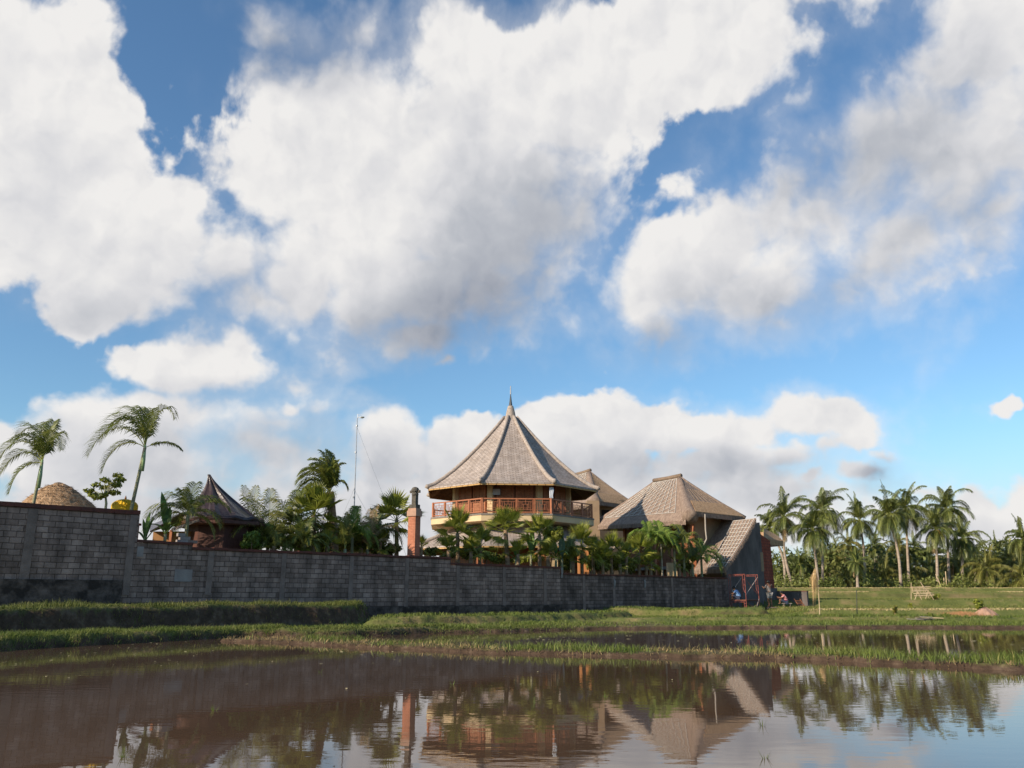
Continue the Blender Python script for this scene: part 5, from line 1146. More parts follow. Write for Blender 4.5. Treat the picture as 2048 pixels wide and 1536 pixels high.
# thatched gazebo
Yg = wall_Y(118)+5.5; ga = at(118, 966, Yg); root = thing('thatched_gazebo', (ga.x, Yg, BZ), 'round brown thatched gazebo roof showing above the tall left wall', 'gazebo')
ze = at(118, 1008, Yg-2).z; hG = ga.z-ze; rw_ = 72*Yg/1700; GO = (ga.x, Yg, BZ)
mb = MB(); rows = []; random.seed(12); lump = [random.uniform(-1,1) for _ in range(25)]
for i in range(10):
    t = i/9; rows.append([Vector((ga.x+.1*t+(0.05+rw_*1.02*(t**.85))*math.cos(-2*math.pi*j/24+.3)*(1+.03*lump[j % 24]), Yg+(0.05+rw_*(t**.85))*math.sin(-2*math.pi*j/24+.3), ze+hG*(1-t**1.25)+.03*lump[(j*7+i) % 24])) for j in range(25)])
mb.sheet(rows, .28); mb.build('roof', M_thatch2, root, GO)
fz = MB(); fuzz(fz, list(reversed(rows[-1])), 700, .14, .26, 1.0); random.seed(4)
for _ in range(1800):
    i = random.randrange(2, 9); j = random.randrange(24); p = rows[i][j].lerp(rows[i][j+1], random.random())+Vector((0,0,.01)); o = (p-Vector((ga.x, Yg, p.z))).normalized(); q = p+o*.13+Vector((0,0,random.uniform(-.10,.05))); w_ = Vector((-o.y,o.x,0))*.012; fz.face([p-w_, p+w_, q])
fz.build('straw_fringe', M_thatch2, root, GO)
mb = MB(); mb.lathe([(.22,-.05),(.16,.02),(.05,.05)], (ga.x, Yg, ga.z-.02), 10); mb.build('ridge_knot', MATS['ridge_thatch'], root, GO)
for sx_ in (-1, 1):
    for sy_ in (-1, 1): mb = MB(); mb.tube([(ga.x+sx_*.7, Yg+sy_*.7, BZ), (ga.x+sx_*.7, Yg+sy_*.7, ze+.1)], .08, 8); mb.build('post', M_wood, root, GO)
# low tiled garden hut seen between the palms
Yq = wall_Y(680)+8.5; c = at(672, 1192, Yq); zr = at(672, 1064, Yq).z; zq = at(672, 1086, Yq).z; hO = (c.x, Yq, BZ); root = thing('garden_hut', hO, 'low long hut with brown tiled roof glimpsed between the palm trunks', 'hut'); Lh = 78*Yq/1700
mb = MB(); mb.box((c.x, Yq, (BZ+zq+.3)/2), (Lh*1.85, 2.6, zq+.3-BZ)); mb.build('wall', mat('rose_plaster', (0.34,0.19,0.13),(0.26,0.14,0.10),scale=1.5,rough=.9), root, hO)
E0, E1 = Vector((c.x-Lh*1.05, Yq-1.9, zq)), Vector((c.x+Lh*1.05, Yq-1.9, zq)); K0, K1 = Vector((c.x-Lh*.7, Yq, zr)), Vector((c.x+Lh*.7, Yq, zr)); D0, D1 = Vector((c.x-Lh*1.05, Yq+1.9, zq)), Vector((c.x+Lh*1.05, Yq+1.9, zq))
M_tile = brick_mat('brown_roof_tile', (0.26,0.13,0.09), (0.34,0.19,0.14), (0.11,0.06,0.045), 0.22, 0.25, 0.02, 0.8, dirt=.3)
mb = MB(); mb.sheet(face_rows(K0, K1, E0, E1, 4, 8, 0), .08); mb.sheet(face_rows(K1, K0, D1, D0, 4, 8, 0), .08); mb.sheet(face_rows(K1, K1+Vector((.01,0,0)), E1, D1, 3, 4, 0), .08); mb.sheet(face_rows(K0-Vector((.01,0,0)), K0, D0, E0, 3, 4, 0), .08); mb.build('roof', M_tile, root, hO)
for t_ in (.15, .38, .62, .85):
    q = E0.lerp(E1, t_)+Vector((0, .62, 0)); mb = MB(); mb.box((q.x, q.y-.04, zq-.75), (1.0, .06, .9)); wd = mb.build('window', M_dark, root, hO)
# yellow ceremonial umbrella
Yu = wall_Y(249)+2.2; ua = at(251, 999, Yu); root = thing('ceremonial_umbrella', (ua.x, Yu, BZ), 'bright yellow ceremonial umbrella just above the end of the tall wall', 'umbrella'); UO = (ua.x, Yu, BZ)
M_yel = mat('yellow_cloth', (0.80,0.50,0.02), (0.88,0.58,0.04), scale=3, rough=.7, trans=.3)
ru = 25*Yu/1700; hu_ = ua.z-at(251,1014,Yu).z; mb = MB(); rows = []
for i in range(7):
    t = i/6; rows.append([Vector((ua.x+max(.01, ru*math.sin(t*1.45))*math.cos(-2*math.pi*j/24)*(1-.03*(j % 3 == 0)), Yu+max(.01, ru*math.sin(t*1.45))*math.sin(-2*math.pi*j/24), ua.z-hu_*(1-math.cos(t*1.45))*.95)) for j in range(25)])
for i in range(6):
    for j in range(24): mb.face([rows[i][j], rows[i+1][j], rows[i+1][j+1], rows[i][j+1]])
cn = mb.build('canopy', M_yel, root, UO, True); sm = cn.modifiers.new('s', 'SOLIDIFY'); sm.thickness = .012
mb = MB()
for j in range(24):
    a, b = rows[-1][j], rows[-1][j+1]; dz = Vector((0,0,-.20-.03*(j % 2))); mb.face([a, a+dz, b+dz, b])
vl = mb.build('valance', M_yel, cn, UO); sm = vl.modifiers.new('s', 'SOLIDIFY'); sm.thickness = .01
mb = MB(); mb.tube([(ua.x, Yu, BZ), (ua.x, Yu, ua.z-.02)], .025, 8); mb.build('pole', M_wood, root, UO); mb = MB(); mb.lathe([(.035,0),(.045,.05),(.01,.16)], (ua.x, Yu, ua.z-.01), 8); mb.build('finial', M_wood, root, UO)
# stack of spare blocks lying on the wall
p = wall_pt(361, 1096); s_ = wall_s(361); org = WA+WDIR*s_-WN*.1; org.z = zt_h+.052
root = thing('block_stack', org, 'small pile of grey blocks left on top of the wall by the hut', 'blocks', rotz=WANG)
for i, (x, z, l) in enumerate(((-.1,.06,.40),(.28,.06,.34),(-.02,.18,.38),(-.16,.30,.26))):
    mb = MB(); mb.box((x, .0, z), (l, .18, .115), Matrix.Rotation(.05*i-.08, 3, 'Z')); mb.build('block', M_patch if i != 1 else M_post, root)
# red garden gate / shrine piece right of the tall wall end
c = at(268, 1040, wall_Y(268)+1.2); root = thing('red_gate_post', (c.x, c.y, BZ), 'dark red post standing behind the end of the tall wall', 'post'); mb = MB(); zt = at(268,1002,c.y).z; mb.box((c.x, c.y, (BZ+zt-.9)/2), (.32,.3,zt-.9-BZ)); mb.box((c.x, c.y, zt-.86), (.42,.4,.08)); mb.build('shaft', mat('red_timber', (0.28,0.035,0.02),(0.20,0.03,0.02),scale=4,rough=.6), root, (c.x,c.y,BZ))

# ------------------------------------------------------------------ more low planting along the wall
random.seed(77)
for i, a in enumerate([
 (548,1092,1.2,34,9,'low fan palm spreading just right of the hut behind the wall'),(598,1082,1.4,36,10,'low fan palm directly left of the windy palm trunk'),
 (655,1092,1.0,32,9,'small fan palm hiding the foot of the windy palm trunk'),(722,1096,2.8,30,8,'small dark fan palm beside the mast foot'),
 
 (1186,1104,1.3,34,10,'low bright fan palm close to the orange pillar on its right'),(1252,1112,1.0,32,9,'low fan palm left of the dark palm by the villa porch'),
 (1300,1122,1.0,26,8,'tiny fan palm at the foot of the lime green palms'),(1358,1128,1.0,26,8,'tiny spiky fan palm right of the cream gate pier')]):
    fan_palm(a[0], a[1], a[2], a[3], a[4], a[5], 300+i)

for i, a in enumerate([
 (897,1100,1.0,30,'knee high fan palm right of the chimney, its leaves just clearing the wall'),(942,1103,0.9,32,'bright low fan palm clearing the wall left of the rough-trunk palm'),
 (1036,1108,0.9,32,'bright low fan palm clearing the wall right of the rough-trunk palm'),(1096,1112,0.9,32,'bright low fan palm hugging the wall below the leafy bush'),
 (1146,1122,0.9,28,'bright low fan palm just past the step in the wall'),(1205,1122,0.9,30,'bright low fan palm between orange pillar and villa porch palms'),
 (1240,1128,0.8,28,'bright low fan palm at the wall below the villa posts'),(1292,1132,0.8,24,'bright low fan palm touching the thin pale trunks')]):
    fan_palm(a[0], a[1], a[2], a[3], 10, a[4], 400+i, el0=-.2)
# ------------------------------------------------------------------ coconut grove on the right
def tz(x, y): return float(terrain(np.array([[x]]), np.array([[y]]))[0, 0])
GC = 'tall coconut palms beyond the terraces'
T_coco = mat('coconut_trunk', (0.40,0.32,0.25), (0.22,0.17,0.13), scale=1.2, rough=0.9, bump=0.6, bscale=5, stretch=(1,1,4))
def coconut(cx, cy, bx, Y, size, label, seed, nf=26, group=GC, nuts=True, bow=0.0, material=None, tr=.17, wind=-.12, skew=0.0, trunkm=None):
    random.seed(seed); c = at(cx, cy, Y); b = at(bx, 1180, Y+random.uniform(-.3,.3)); fz = tz(b.x, b.y)-.05; sc = Y/1700
    root = thing('coconut_palm', (b.x, b.y, fz), label, 'palm', group); foot = Vector((b.x, b.y, fz)); O = (b.x, b.y, fz)
    tb = MB(); pts = trunk_pts(foot, c, bow); n = len(pts); tb.tube(pts, [tr*1.75]+[tr*(1.15-.5*i/n) for i in range(1, n)], 8); tb.build('trunk', trunkm or T_coco, root, O, True)
    cb = MB(); rb = MB(); L = size*sc*1.08
    for i in range(nf):
        az = i*2.4+random.uniform(-.3, .3); t = (i+.5)/nf; el = 1.42-1.9*t+random.uniform(-.35, .35)
        frond(cb, c+Vector((0,0,.25*(1-t))), az, el, L*random.uniform(.7, 1.15)*(1-.12*t), 0.7+0.9*t+random.uniform(-.3, .5), L*.27, 34, Vector((wind,0,0)), rr=.045, w=.075*L/3.6, keel=.4, hang=.75, rmb=rb, bare=.1)
    cb.build('crown', material or L_coco, root, O); rb.build('leaf_stalks', T_rachis, root, O)
    for i in range(random.choice((1, 2, 3))):
        db = MB(); frond(db, c-UPV*.1, random.uniform(0, 6.28), random.uniform(-.9, -.2), L*random.uniform(.6, .85), 2.6, L*.2, 16, Vector((wind,0,0)), rr=.05, w=.08, hang=1.0); db.build('dead_frond', L_dry, root, O)
    if nuts:
        nb = MB()
        for i in range(12):
            a = random.uniform(0, 6.28); p = c+Vector((math.cos(a)*.38, math.sin(a)*.38, -.25-.45*random.random())); nb.lathe([(.02,-.15),(.12,-.09),(.145,0),(.11,.1),(.02,.15)], p, 8)
        for i in range(3):
            a = random.uniform(0, 6.28); d = Vector((math.cos(a), math.sin(a), 0)); nb.tube([c, c+d*.5-UPV*.2, c+d*.8-UPV*.9], [.06,.05,.02], 5)
        nb.build('coconuts', M_nut, root, O, True)
    return root
for i, a in enumerate([
 (1568,1036,1587,104,56,'coconut palm with dark leaning trunk right next to the annex',dict(bow=-.5)),
 (1540,1058,1568,108,44,'coconut palm half hidden by the brick end of the annex',dict(bow=.8)),
 (1626,1062,1638,100,60,'broad low-crowned coconut palm just behind the hanging straw bundle',{}),
 (1646,1026,1645,112,62,'tall coconut palm whose crown overlaps the broad one behind the straw bundle',{}),
 (1719,1044,1729,106,52,'coconut palm with slender trunk above the thin dark post',dict(bow=.3)),
 (1777,1034,1802,100,60,'coconut palm leaning left with orange nuts, left of the bamboo stand',dict(bow=.4)),
 (1811,1020,1819,107,62,'tallest straight coconut palm behind the bamboo stand',{}),
 (1872,1060,1876,101,52,'coconut palm with thick pale trunk right of the bamboo stand',{}),
 (1893,1020,1899,110,60,'tall coconut palm with tattered windblown crown beside the thick pale trunk',{}),
 (1925,1080,1925,103,50,'shorter coconut palm at the right end of the tall row',{}),
 (2046,1082,2066,108,48,'coconut palm cut off by the right edge of the picture',{})]):
    kw = a[6]; coconut(a[0], a[1], a[2], a[3], a[4], a[5], 500+i, **kw)
GS = 'smaller coconut palms in front of the far wood'
small = [
 (1749,1094,1750,125,36,'small distant coconut palm between two tall slender trunks',True),
 (1697,1092,1702,128,40,'small coconut palm left of the thin dark post top',True),
 (1713,1128,1716,97,34,'short coconut palm with curved trunk at the edge of the top terrace',False),
 (1797,1094,1800,130,34,'distant coconut palm behind the leaning one with orange nuts',True),
 (1829,1096,1832,132,34,'distant coconut palm just right of the tallest straight trunk',True),
 (1974,1142,1976,101,52,'young coconut palm spreading wide over the right end of the terraces',False),
 (2044,1160,2046,96,58,'young coconut palm with golden drooping fronds at the right edge',False),
 (1812,1150,1812,112,48,'young coconut palm low behind the leaning trunk',False),
 (1860,1140,1860,114,46,'young coconut palm left of the thick pale trunk',False),
 (1906,1130,1906,116,46,'young coconut palm filling the gap between the last tall trunks',False),
 (1690,1160,1692,104,34,'stubby young coconut palm left of the short curved one',False),
 (1772,1158,1772,108,40,'young coconut palm at the foot of the leaning trunk',False),
 (1995,1110,1996,125,44,'mid height coconut palm right of the tall row',False),
 (2020,1122,2022,118,46,'mid height coconut palm near the right edge',False),
 (1950,1112,1951,128,40,'mid height coconut palm directly right of the last tall trunk',False),
 (1660,1120,1662,125,40,'mid height coconut palm behind the pair of trunks by the straw bundle',False),
 (1600,1130,1602,120,40,'mid height coconut palm between the annex palms and the straw bundle',False)]
L_gold = mat('golden_frond', (0.11,0.115,0.025), (0.20,0.175,0.045), scale=.5, rough=.45, island=.4, trans=.3, c3=(.30,.20,.06))
for i, a in enumerate(small):
    coconut(a[0], a[1], a[2], a[3], a[4], a[5], 600+i, nf=20, group=GS, nuts=a[6], tr=.13 if a[6] else .16, material=L_gold if i % 2 or i in (6, 10) else L_coco, wind=-.05)
# broadleaf trees
GT = 'broadleaf trees in the far wood'
L_tree = mat('tree_leaf', (0.045,0.070,0.017), (0.11,0.135,0.034), scale=.25, rough=.55, island=.5, trans=.15)
L_tree2 = mat('tree_leaf_olive', (0.080,0.105,0.022), (0.18,0.19,0.048), scale=.25, rough=.55, island=.5, trans=.15)
def tree(px, pyt, Y, wpx, hpx, label, seed, n=3200, mt=None, flat=False):
    random.seed(seed); sc = Y/1700; c = at(px, pyt+hpx*.45, Y); fz = tz(c.x, Y)-.05; O = (c.x, Y, fz); root = thing('broadleaf_tree', O, label, 'tree', GT)
    cs = []; rs = []; tb = MB(); rx = wpx*sc/2; rz = hpx*sc/2
    tb.tube([(c.x, Y, fz), (c.x+.2, Y, fz+(c.z-fz)*.5), (c.x, Y, c.z)], [.3,.22,.12], 7)
    for i in range(15):
        a = i*2.4; q = math.sqrt((i+.5)/15)*.8; h = random.uniform(-.55, .75)*(1-q*.6); p = c+Vector((math.cos(a)*rx*q, math.sin(a)*rx*q*.7, h*rz)); k = random.uniform(.24, .42)
        cs.append(p); rs.append([rx*k, rx*k*.8, rz*k*(.45 if flat else .8)]); tb.tube([Vector((c.x, Y, c.z-rz*.6)), (p+Vector((c.x, Y, c.z-rz*.2)))/2, p], [.12,.07,.03], 5)
    tb.build('trunk', T_shaggy, root, O); leaf_cloud('crown', cs, rs, n, .26, mt or L_tree, root, O)
for i, a in enumerate([(1672,1092,135,80,70,'dark rounded tree behind the broad coconut palm'),(1842,1082,132,90,60,'feathery flat-topped tree behind the bamboo stand palms',),(1600,1100,126,70,80,'dark tree close to the annex behind the first coconut palms'),
   (1745,1118,140,90,60,'rounded tree between the slender and the leaning coconut trunks'),(1900,1108,138,80,60,'rounded tree behind the last tall coconut trunks'),(1965,1102,145,90,60,'olive tree behind the young spreading palm'),(2030,1100,140,70,60,'dark tree by the right edge of the wood')]):
    tree(a[0], a[1], a[2], a[3], a[4], a[5], 40+i, mt=L_tree2 if i % 2 else L_tree, flat=(i == 1))
# the far wood as one mass
cs = []; rs = []; random.seed(99)
for i in range(170):
    px = random.uniform(1520, 2180); Y = random.uniform(118, 175); top = 1108+16*math.sin(px*.021)+random.uniform(0, 55); p = at(px, top, Y); rr_ = random.uniform(1.6, 3.2); cs.append(p); rs.append([rr_*1.2, rr_, rr_*.9])
    for k in range(2): q = p.copy(); q.z = max(2.2, p.z*random.uniform(.3, .8)); q.x += random.uniform(-2, 2); cs.append(q); rs.append([rr_*1.2, rr_, rr_])
wood = leaf_cloud('wood', cs, rs, 52000, .36, mat('wood_leaf', (0.055,0.080,0.020), (0.15,0.16,0.040), scale=.12, rough=.6, island=.55, trans=.3, c3=(.24,.20,.06)), None, (0,0,0)); wood['kind'] = 'stuff'; tag(wood, 'dense mixed green wood closing the view behind the coconut palms', 'wood')
cs = []; rs = []
for i in range(120):
    px = random.uniform(1535, 2120); Y = random.uniform(98, 110); g = at(px, 1180, Y); cs.append(Vector((g.x, Y, tz(g.x, Y)+random.uniform(0,.7)))); k_ = random.random()**1.6; rs.append([.6+1.1*random.random(), .8, .25+1.3*k_])
under = leaf_cloud('undergrowth', cs, rs, 16000, .17, L_tree2, None, (0,0,0)); under['kind'] = 'stuff'; tag(under, 'bushy undergrowth at the feet of the coconut palms', 'undergrowth')

# ------------------------------------------------------------------ things on the terraces
GF = 'shrubs on the terraces'
def fbush(px, py, Y, rx, rz, n, label, material=None, size=.09):
    c = at(px, py, Y); return bush(px, py, 0, rx, rz, n, label, material, 'shrub', size, GF, Y=Y, foot=tz(c.x, Y))
fbush(1866, 1236, 37.5, 13, 10, 700, 'dark green shrub beside the pale planks at the pond edge', size=.06)
fbush(1893, 1236, 38, 10, 11, 600, 'upright dark shrub left of the orange dry grass', size=.06)
fbush(1958, 1212, 42, 12, 14, 500, 'leafy shrub growing over the pinkish rubble heap', L_fan, .07)
fbush(1821, 1215, 50, 7, 11, 350, 'small green sapling below the bamboo stand', L_fan, .08)
fbush(1789, 1222, 44, 6, 16, 260, 'yellowish tall weed left of the small sapling', L_yellow, .07)
fbush(1872, 1193, 62, 10, 6, 300, 'low green weed right of the bamboo stand feet', L_fan, .09)
fbush(1655, 1236, 40, 18, 9, 500, 'dark low weeds near the end of the low wall', size=.06)
fbush(1690, 1238, 40, 15, 8, 400, 'brownish low weeds left of the thin dark post', G_dry, .06)
fbush(2030, 1238, 38, 14, 6, 300, 'low green weeds near the right edge of the far bank', L_fan, .06)
def heap(px, py, Y, w, h, label, material, name='heap', cat='heap', n=22):
    c = at(px, py, Y); sc = Y/1700; fz = tz(c.x, Y)-.03; rx = w*sc*.72; rz = h*sc*1.5; root = None; mb = MB(); random.seed(int(px)); rings = []
    for i in range(8):
        t = i/7; rings.append([Vector((c.x+rx*(1-t)**.7*math.cos(2*math.pi*j/n)*(1+.18*random.uniform(-1,1)), Y+rx*.8*(1-t)**.7*math.sin(2*math.pi*j/n)*(1+.15*random.uniform(-1,1)), fz+rz*t*(1+.12*random.uniform(-1,1)))) for j in range(n)])
    for i in range(7):
        for j in range(n): k = (j+1) % n; mb.face([rings[i][j], rings[i][k], rings[i+1][k], rings[i+1][j]])
    o = mb.build(name, material, None, (c.x, Y, fz), True); o.location = (c.x, Y, fz); tag(o, label, cat); return o, c, fz, rx
o, c, fz_, rx = heap(1972, 1230, 41, 44, 15, 'pinkish earth and rubble heap on the far bank at the right', mat('pink_rubble', (0.42,0.25,0.18),(0.30,0.19,0.13),scale=5,rough=1,bump=1,bscale=9), 'rubble_heap')
o, c, fz_, rx = heap(1924, 1238, 40.5, 44, 10, 'mound of orange dry grass left of the pinkish heap', mat('orange_straw', (0.40,0.20,0.09),(0.28,0.15,0.07),scale=9,rough=1,bump=1,bscale=20), 'dry_grass_mound', 'dry grass')
X, Y_ = RNG.normal(c.x, rx*.5, 2500), RNG.normal(40.5, rx*.4, 2500); dg = blades('dry_grass', X, Y_, RNG.uniform(.12,.40,2500), RNG.uniform(.01,.02,2500), mat('dry_orange', (0.42,0.22,0.10),(0.30,0.17,0.08),scale=2,rough=.8,island=.3), .6); tag(dg, 'wispy orange dead grass on and around the straw mound', 'grass')
# bamboo stand
Yb = 62; c = at(1842, 1196, Yb); fz0 = tz(c.x, Yb); root = thing('bamboo_stand', (c.x, Yb, fz0), 'rough bamboo rack like a tiered bench standing on the terrace', 'rack'); O = (c.x, Yb, fz0)
M_bam = mat('pale_bamboo', (0.55,0.42,0.27),(0.42,0.31,0.19),scale=4,rough=.7)
s_ = Yb/1700; X0, X1 = c.x-.62, c.x+.66
ztop_ = at(1842,1174,Yb).z
random.seed(14)
for i in range(10):
    mb = MB(); t = i/9; mb.tube([(X0+.2*t+random.uniform(-.1,.1), Yb-.5+.09*i, fz0+.25+(ztop_-fz0-.25)*t+random.uniform(-.05,.05)), (X1+random.uniform(-.15,.2), Yb-.5+.09*i, fz0+.25+(ztop_-fz0-.25)*t+random.uniform(-.04,.08))], .02, 6); mb.build('slat', M_bam, root, O)
for i, (xx, yy, lean_, zt_) in enumerate(((X0,-.5,.10,.45),(X0+.35,-.5,-.08,.5),(X0+.75,-.5,.1,.5),(X1-.1,-.5,-.12,.6),(X0+.1,.35,.05,1.0),(X1,.4,-.18,1.05),(X1+.12,.1,-.3,.95))):
    mb = MB(); mb.tube([(xx+lean_*-1, Yb+yy, fz0-.03), (xx+lean_*2, Yb+yy, fz0+zt_*1.2)], .022, 6); mb.build('leg', M_bam, root, O)
for i in range(4):
    mb = MB(); mb.tube([(X0+.22+.27*i, Yb+.32, ztop_-.42), (X0+.25+.27*i, Yb+.36, ztop_)], .022, 6); mb.build('back_stick', M_bam, root, O)
mb = MB(); mb.tube([(X0+.1, Yb+.36, ztop_-.02), (X1+.3, Yb+.36, ztop_+.04)], .03, 6); mb.build('top_bar', M_bam, root, O)
# pale planks
c = at(1850, 1243, 36.8); root = thing('plank_pile', (c.x, c.y, tz(c.x, c.y)), 'pale planks lying on the bank at the water edge under the dark shrub', 'planks')
for i, (dx, dy, a, l) in enumerate(((-.25,0,.05,1.0),(.1,.15,.2,.9),(.45,-.05,-.15,.6),(0,-.15,.02,.5))):
    mb = MB(); mb.box((dx, dy, .05+.035*i), (l, .12, .03), Matrix.Rotation(a, 3, 'Z') @ Matrix.Rotation(.05, 3, 'Y')); mb.build('plank', M_patch if i != 2 else M_bam, root)
# straw bundle hanging from a bent pole
Ys = 38.0; f0 = at(1640, 1243, Ys); f0.z = tz(f0.x, Ys)-.05; hd = at(1629, 1140, Ys); root = thing('straw_bundle', f0, 'tall bundle of dry straw hanging from a thin bent pole before the palms', 'straw'); mb = MB()
mb.tube([f0, at(1639, 1215, Ys), at(1637, 1180, Ys), at(1634, 1150, Ys), at(1629, 1136, Ys)], [.022,.02,.016,.012,.01], 6); mb.build('pole', M_bam, root, f0)
mb = MB(); random.seed(6)
for i in range(230):
    a = random.uniform(0, 6.28); t = random.random(); top = at(1630+random.uniform(-2,2), 1138+8*random.random(), Ys); spread = (.02+.17*random.random()); yb_ = random.uniform(1158, 1196) if i > 30 else random.uniform(1196, 1218)
    mid = at(1628, 1155, Ys)+Vector((math.cos(a)*spread*.9, math.sin(a)*spread*.9, 0)); q = at(1628, yb_, Ys)+Vector((math.cos(a)*spread*1.25, math.sin(a)*spread*1.2, 0)); w_ = Vector((-math.sin(a), math.cos(a), 0))*.006
    mb.face([top-w_, mid-w_, mid+w_, top+w_]); mb.face([mid-w_, q, mid+w_])
mb.build('straw', mat('golden_straw', (0.55,0.38,0.18),(0.40,0.26,0.12),scale=6,rough=.8,island=.3), root, f0)
mb = MB(); p = at(1629, 1150, Ys); mb.lathe([(.08,0),(.09,.03),(.08,.06)], p, 10); mb.build('tie', M_bam, root, f0)
Yk = 40; f0 = at(1714.5, 1240, Yk); f0.z = tz(f0.x, Yk)-.05; mb = MB(); tp_ = at(1713, 1180, Yk); mb.tube([f0, tp_], .022, 7); o = mb.build('thin_post', mat('dark_post', (0.05,0.06,0.04),(0.07,0.07,0.05),scale=3,rough=.8), None, f0); o.location = f0; tag(o, 'thin dark post standing alone on the far bank', 'post')
for i, (px, Yq, h) in enumerate(((1884,98,1.6),(1889,99,1.2),(1894,98.5,1.9))):
    g = at(px, 1180, Yq); z = tz(g.x, Yq); mb = MB(); mb.tube([(0,0,0),((-.5 if i == 0 else .1),0,h)], .05, 6); o = mb.build('stake', M_bam, None); o.location = (g.x, Yq, z); tag(o, ('slanting', 'short upright', 'tall upright')[i]+' pale stake at the foot of the thick pale coconut trunk', 'stake', 'stakes by the thick pale trunk')

# ------------------------------------------------------------------ scaffold, trestle, stool, ladder
M_red = mat('red_scaffold_paint', (0.30,0.095,0.07),(0.20,0.055,0.045),scale=6,rough=.5); M_galv = mat('worn_tube', (0.50,0.42,0.38),(0.40,0.28,0.24),scale=8,rough=.5)
Ysc = 55.0; zg = 0.10
pA0 = at(1461, 1225, 55.6); pA1 = at(1494, 1225, 54.3); pB0 = pA0+Vector((1.0,.55,0)); pB1 = at(1520, 1225, 55.2)
for p in (pA0, pA1, pB0, pB1): p.z = tz(p.x, p.y)
pB0 = Vector((pB1.x-(pA1.x-pA0.x), pB1.y-(pA1.y-pA0.y), pB1.z))
zmid = at(1480, 1201, 55).z; ztp = at(1492, 1148, 54.4).z
root = thing('scaffold', ((pA0+pB1)/2).to_tuple()[:2]+(zg,), 'two storey red tubular scaffold in front of the grey gable wall', 'scaffold'); O = root.location.copy()
def frame(a, b, z0, z1, name='frame'):
    mb = MB(); d = (b-a); d.z = 0; d.normalize(); L = math.hypot(b.x-a.x, b.y-a.y); P = lambda u, z: Vector((a.x+d.x*u, a.y+d.y*u, z)); r_ = .021; h = z1-z0
    mb.tube([P(0, z0), P(0, z1)], r_, 6); mb.tube([P(L, z0), P(L, z1)], r_, 6); mb.tube([P(0, z1-.02), P(L, z1-.02)], r_, 6)
    for s in (0, 1):
        e = .18 if s == 0 else L-.18; o = 0 if s == 0 else L
        mb.tube([P(e, z1-.03), P(e, z1-h*.55), P((e+o)/2, z1-h*.68), P(o, z1-h*.72)], r_*.8, 6)
        for zz in (.22, .42): mb.tube([P(o, z1-h*zz), P(e, z1-h*zz)], r_*.7, 6)
    mb.tube([P(.18, z1-.1), P(L-.18, z1-.1)], r_*.7, 6); mb.tube([P(L*.45, z1-.02), P(L*.45, z1-.1)], r_*.7, 6)
    return mb.build(name, M_red, root, O)
frame(pA0, pA1, zmid+.02, ztp); frame(pB0, pB1, zmid+.02, ztp-.01); frame(pA0, pA1, pA1.z-.05, zmid); frame(pB0, pB1, pB1.z-.05, zmid)
Zv = lambda p, z: Vector((p.x, p.y, z))
for (a, za, b, zb_) in ((pA1, zmid+.35, pB1, ztp-.2), (pA1, ztp-.25, pB1, zmid+.3), (pA0, zmid+.3, pB0, ztp-.2), (pB1, zmid-.1, pA1, .25), (pA1, zmid-.1, pB1, .25), (pA1+Vector((.4,-.3,0)), .12, pB1, zmid+.1)):
    mb = MB(); mb.tube([Zv(a, za), Zv(b, zb_)], .016, 5); mb.build('brace', M_galv if zb_ > za else M_red, root, O)
mb = MB(); M3 = Matrix.Rotation(math.atan2(pA1.y-pA0.y, pA1.x-pA0.x), 3, 'Z'); cpl = (pA0+pA1+pB0+pB1)/4; Lw = (pA1-pA0).length; Dw = (pB0-pA0).length
mb.sheet([[Zv(pB0, zmid+.05), Zv(pB1, zmid+.05)], [Zv(pA0, zmid+.05), Zv(pA1, zmid+.05)]], .035); mb.build('platform', mat('scaffold_plank', (0.22,0.10,0.06),(0.15,0.07,0.045),scale=5,rough=.9), root, O)
M_plank = mat('grey_plank', (0.20,0.16,0.13),(0.13,0.10,0.08),scale=5,rough=.9)
tc_ = at(1546, 1230, 55.8); tzg = tz(tc_.x, tc_.y); ztr = at(1546, 1214, 55.8).z
root = thing('trestle', (tc_.x, tc_.y, tzg), 'low wooden trestle carrying the standing worker beside the brick wall', 'trestle')
mb = MB(); mb.box((0,0,ztr-tzg-.03), (.85,.28,.05)); mb.build('top_board', M_plank, root)
for sx in (-1, 1):
    for sy in (-1, 1): mb = MB(); mb.beam((sx*.42, sy*.22, 0), (sx*.28, sy*.08, ztr-tzg-.055), .05); mb.build('leg', M_plank, root)
mb = MB(); mb.beam((-.1,-.13,.08), (.22,-.10,ztr-tzg-.06), .04); mb.build('brace', M_plank, root)
sc_ = at(1575, 1228, 55.4); szg = tz(sc_.x, sc_.y); root = thing('low_bench', (sc_.x, sc_.y, szg), 'low pale bench under the worker in the red striped shirt', 'bench')
mb = MB(); mb.box((0,0,.24), (.62,.24,.04)); mb.build('seat', M_patch, root)
for sx in (-1, 1): mb = MB(); mb.box((sx*.2,0,.11), (.04,.2,.22)); mb.build('leg', M_plank, root)
la = at(1592, 1200, 57.2); lb = at(1606, 1229, 56.2); lzg = tz(lb.x, lb.y); root = thing('ladder', (lb.x, lb.y, lzg), 'short dark wooden ladder leaning on the low wall stub', 'ladder'); O = root.location.copy()
top_ = Vector((la.x, 57.55, at(1592,1198,57.5).z))
for o_ in (0, .38):
    mb = MB(); mb.beam(Vector((lb.x-.2+o_, lb.y, lzg)), top_+Vector((o_,0,0)), .045); mb.build('rail', M_wood, root, O)
for k in range(1, 5):
    t = k/5; a = Vector((lb.x-.2, lb.y, lzg)).lerp(top_, t); mb = MB(); mb.beam(a, a+Vector((.38,0,0)), .035); mb.build('rung', M_wood, root, O)

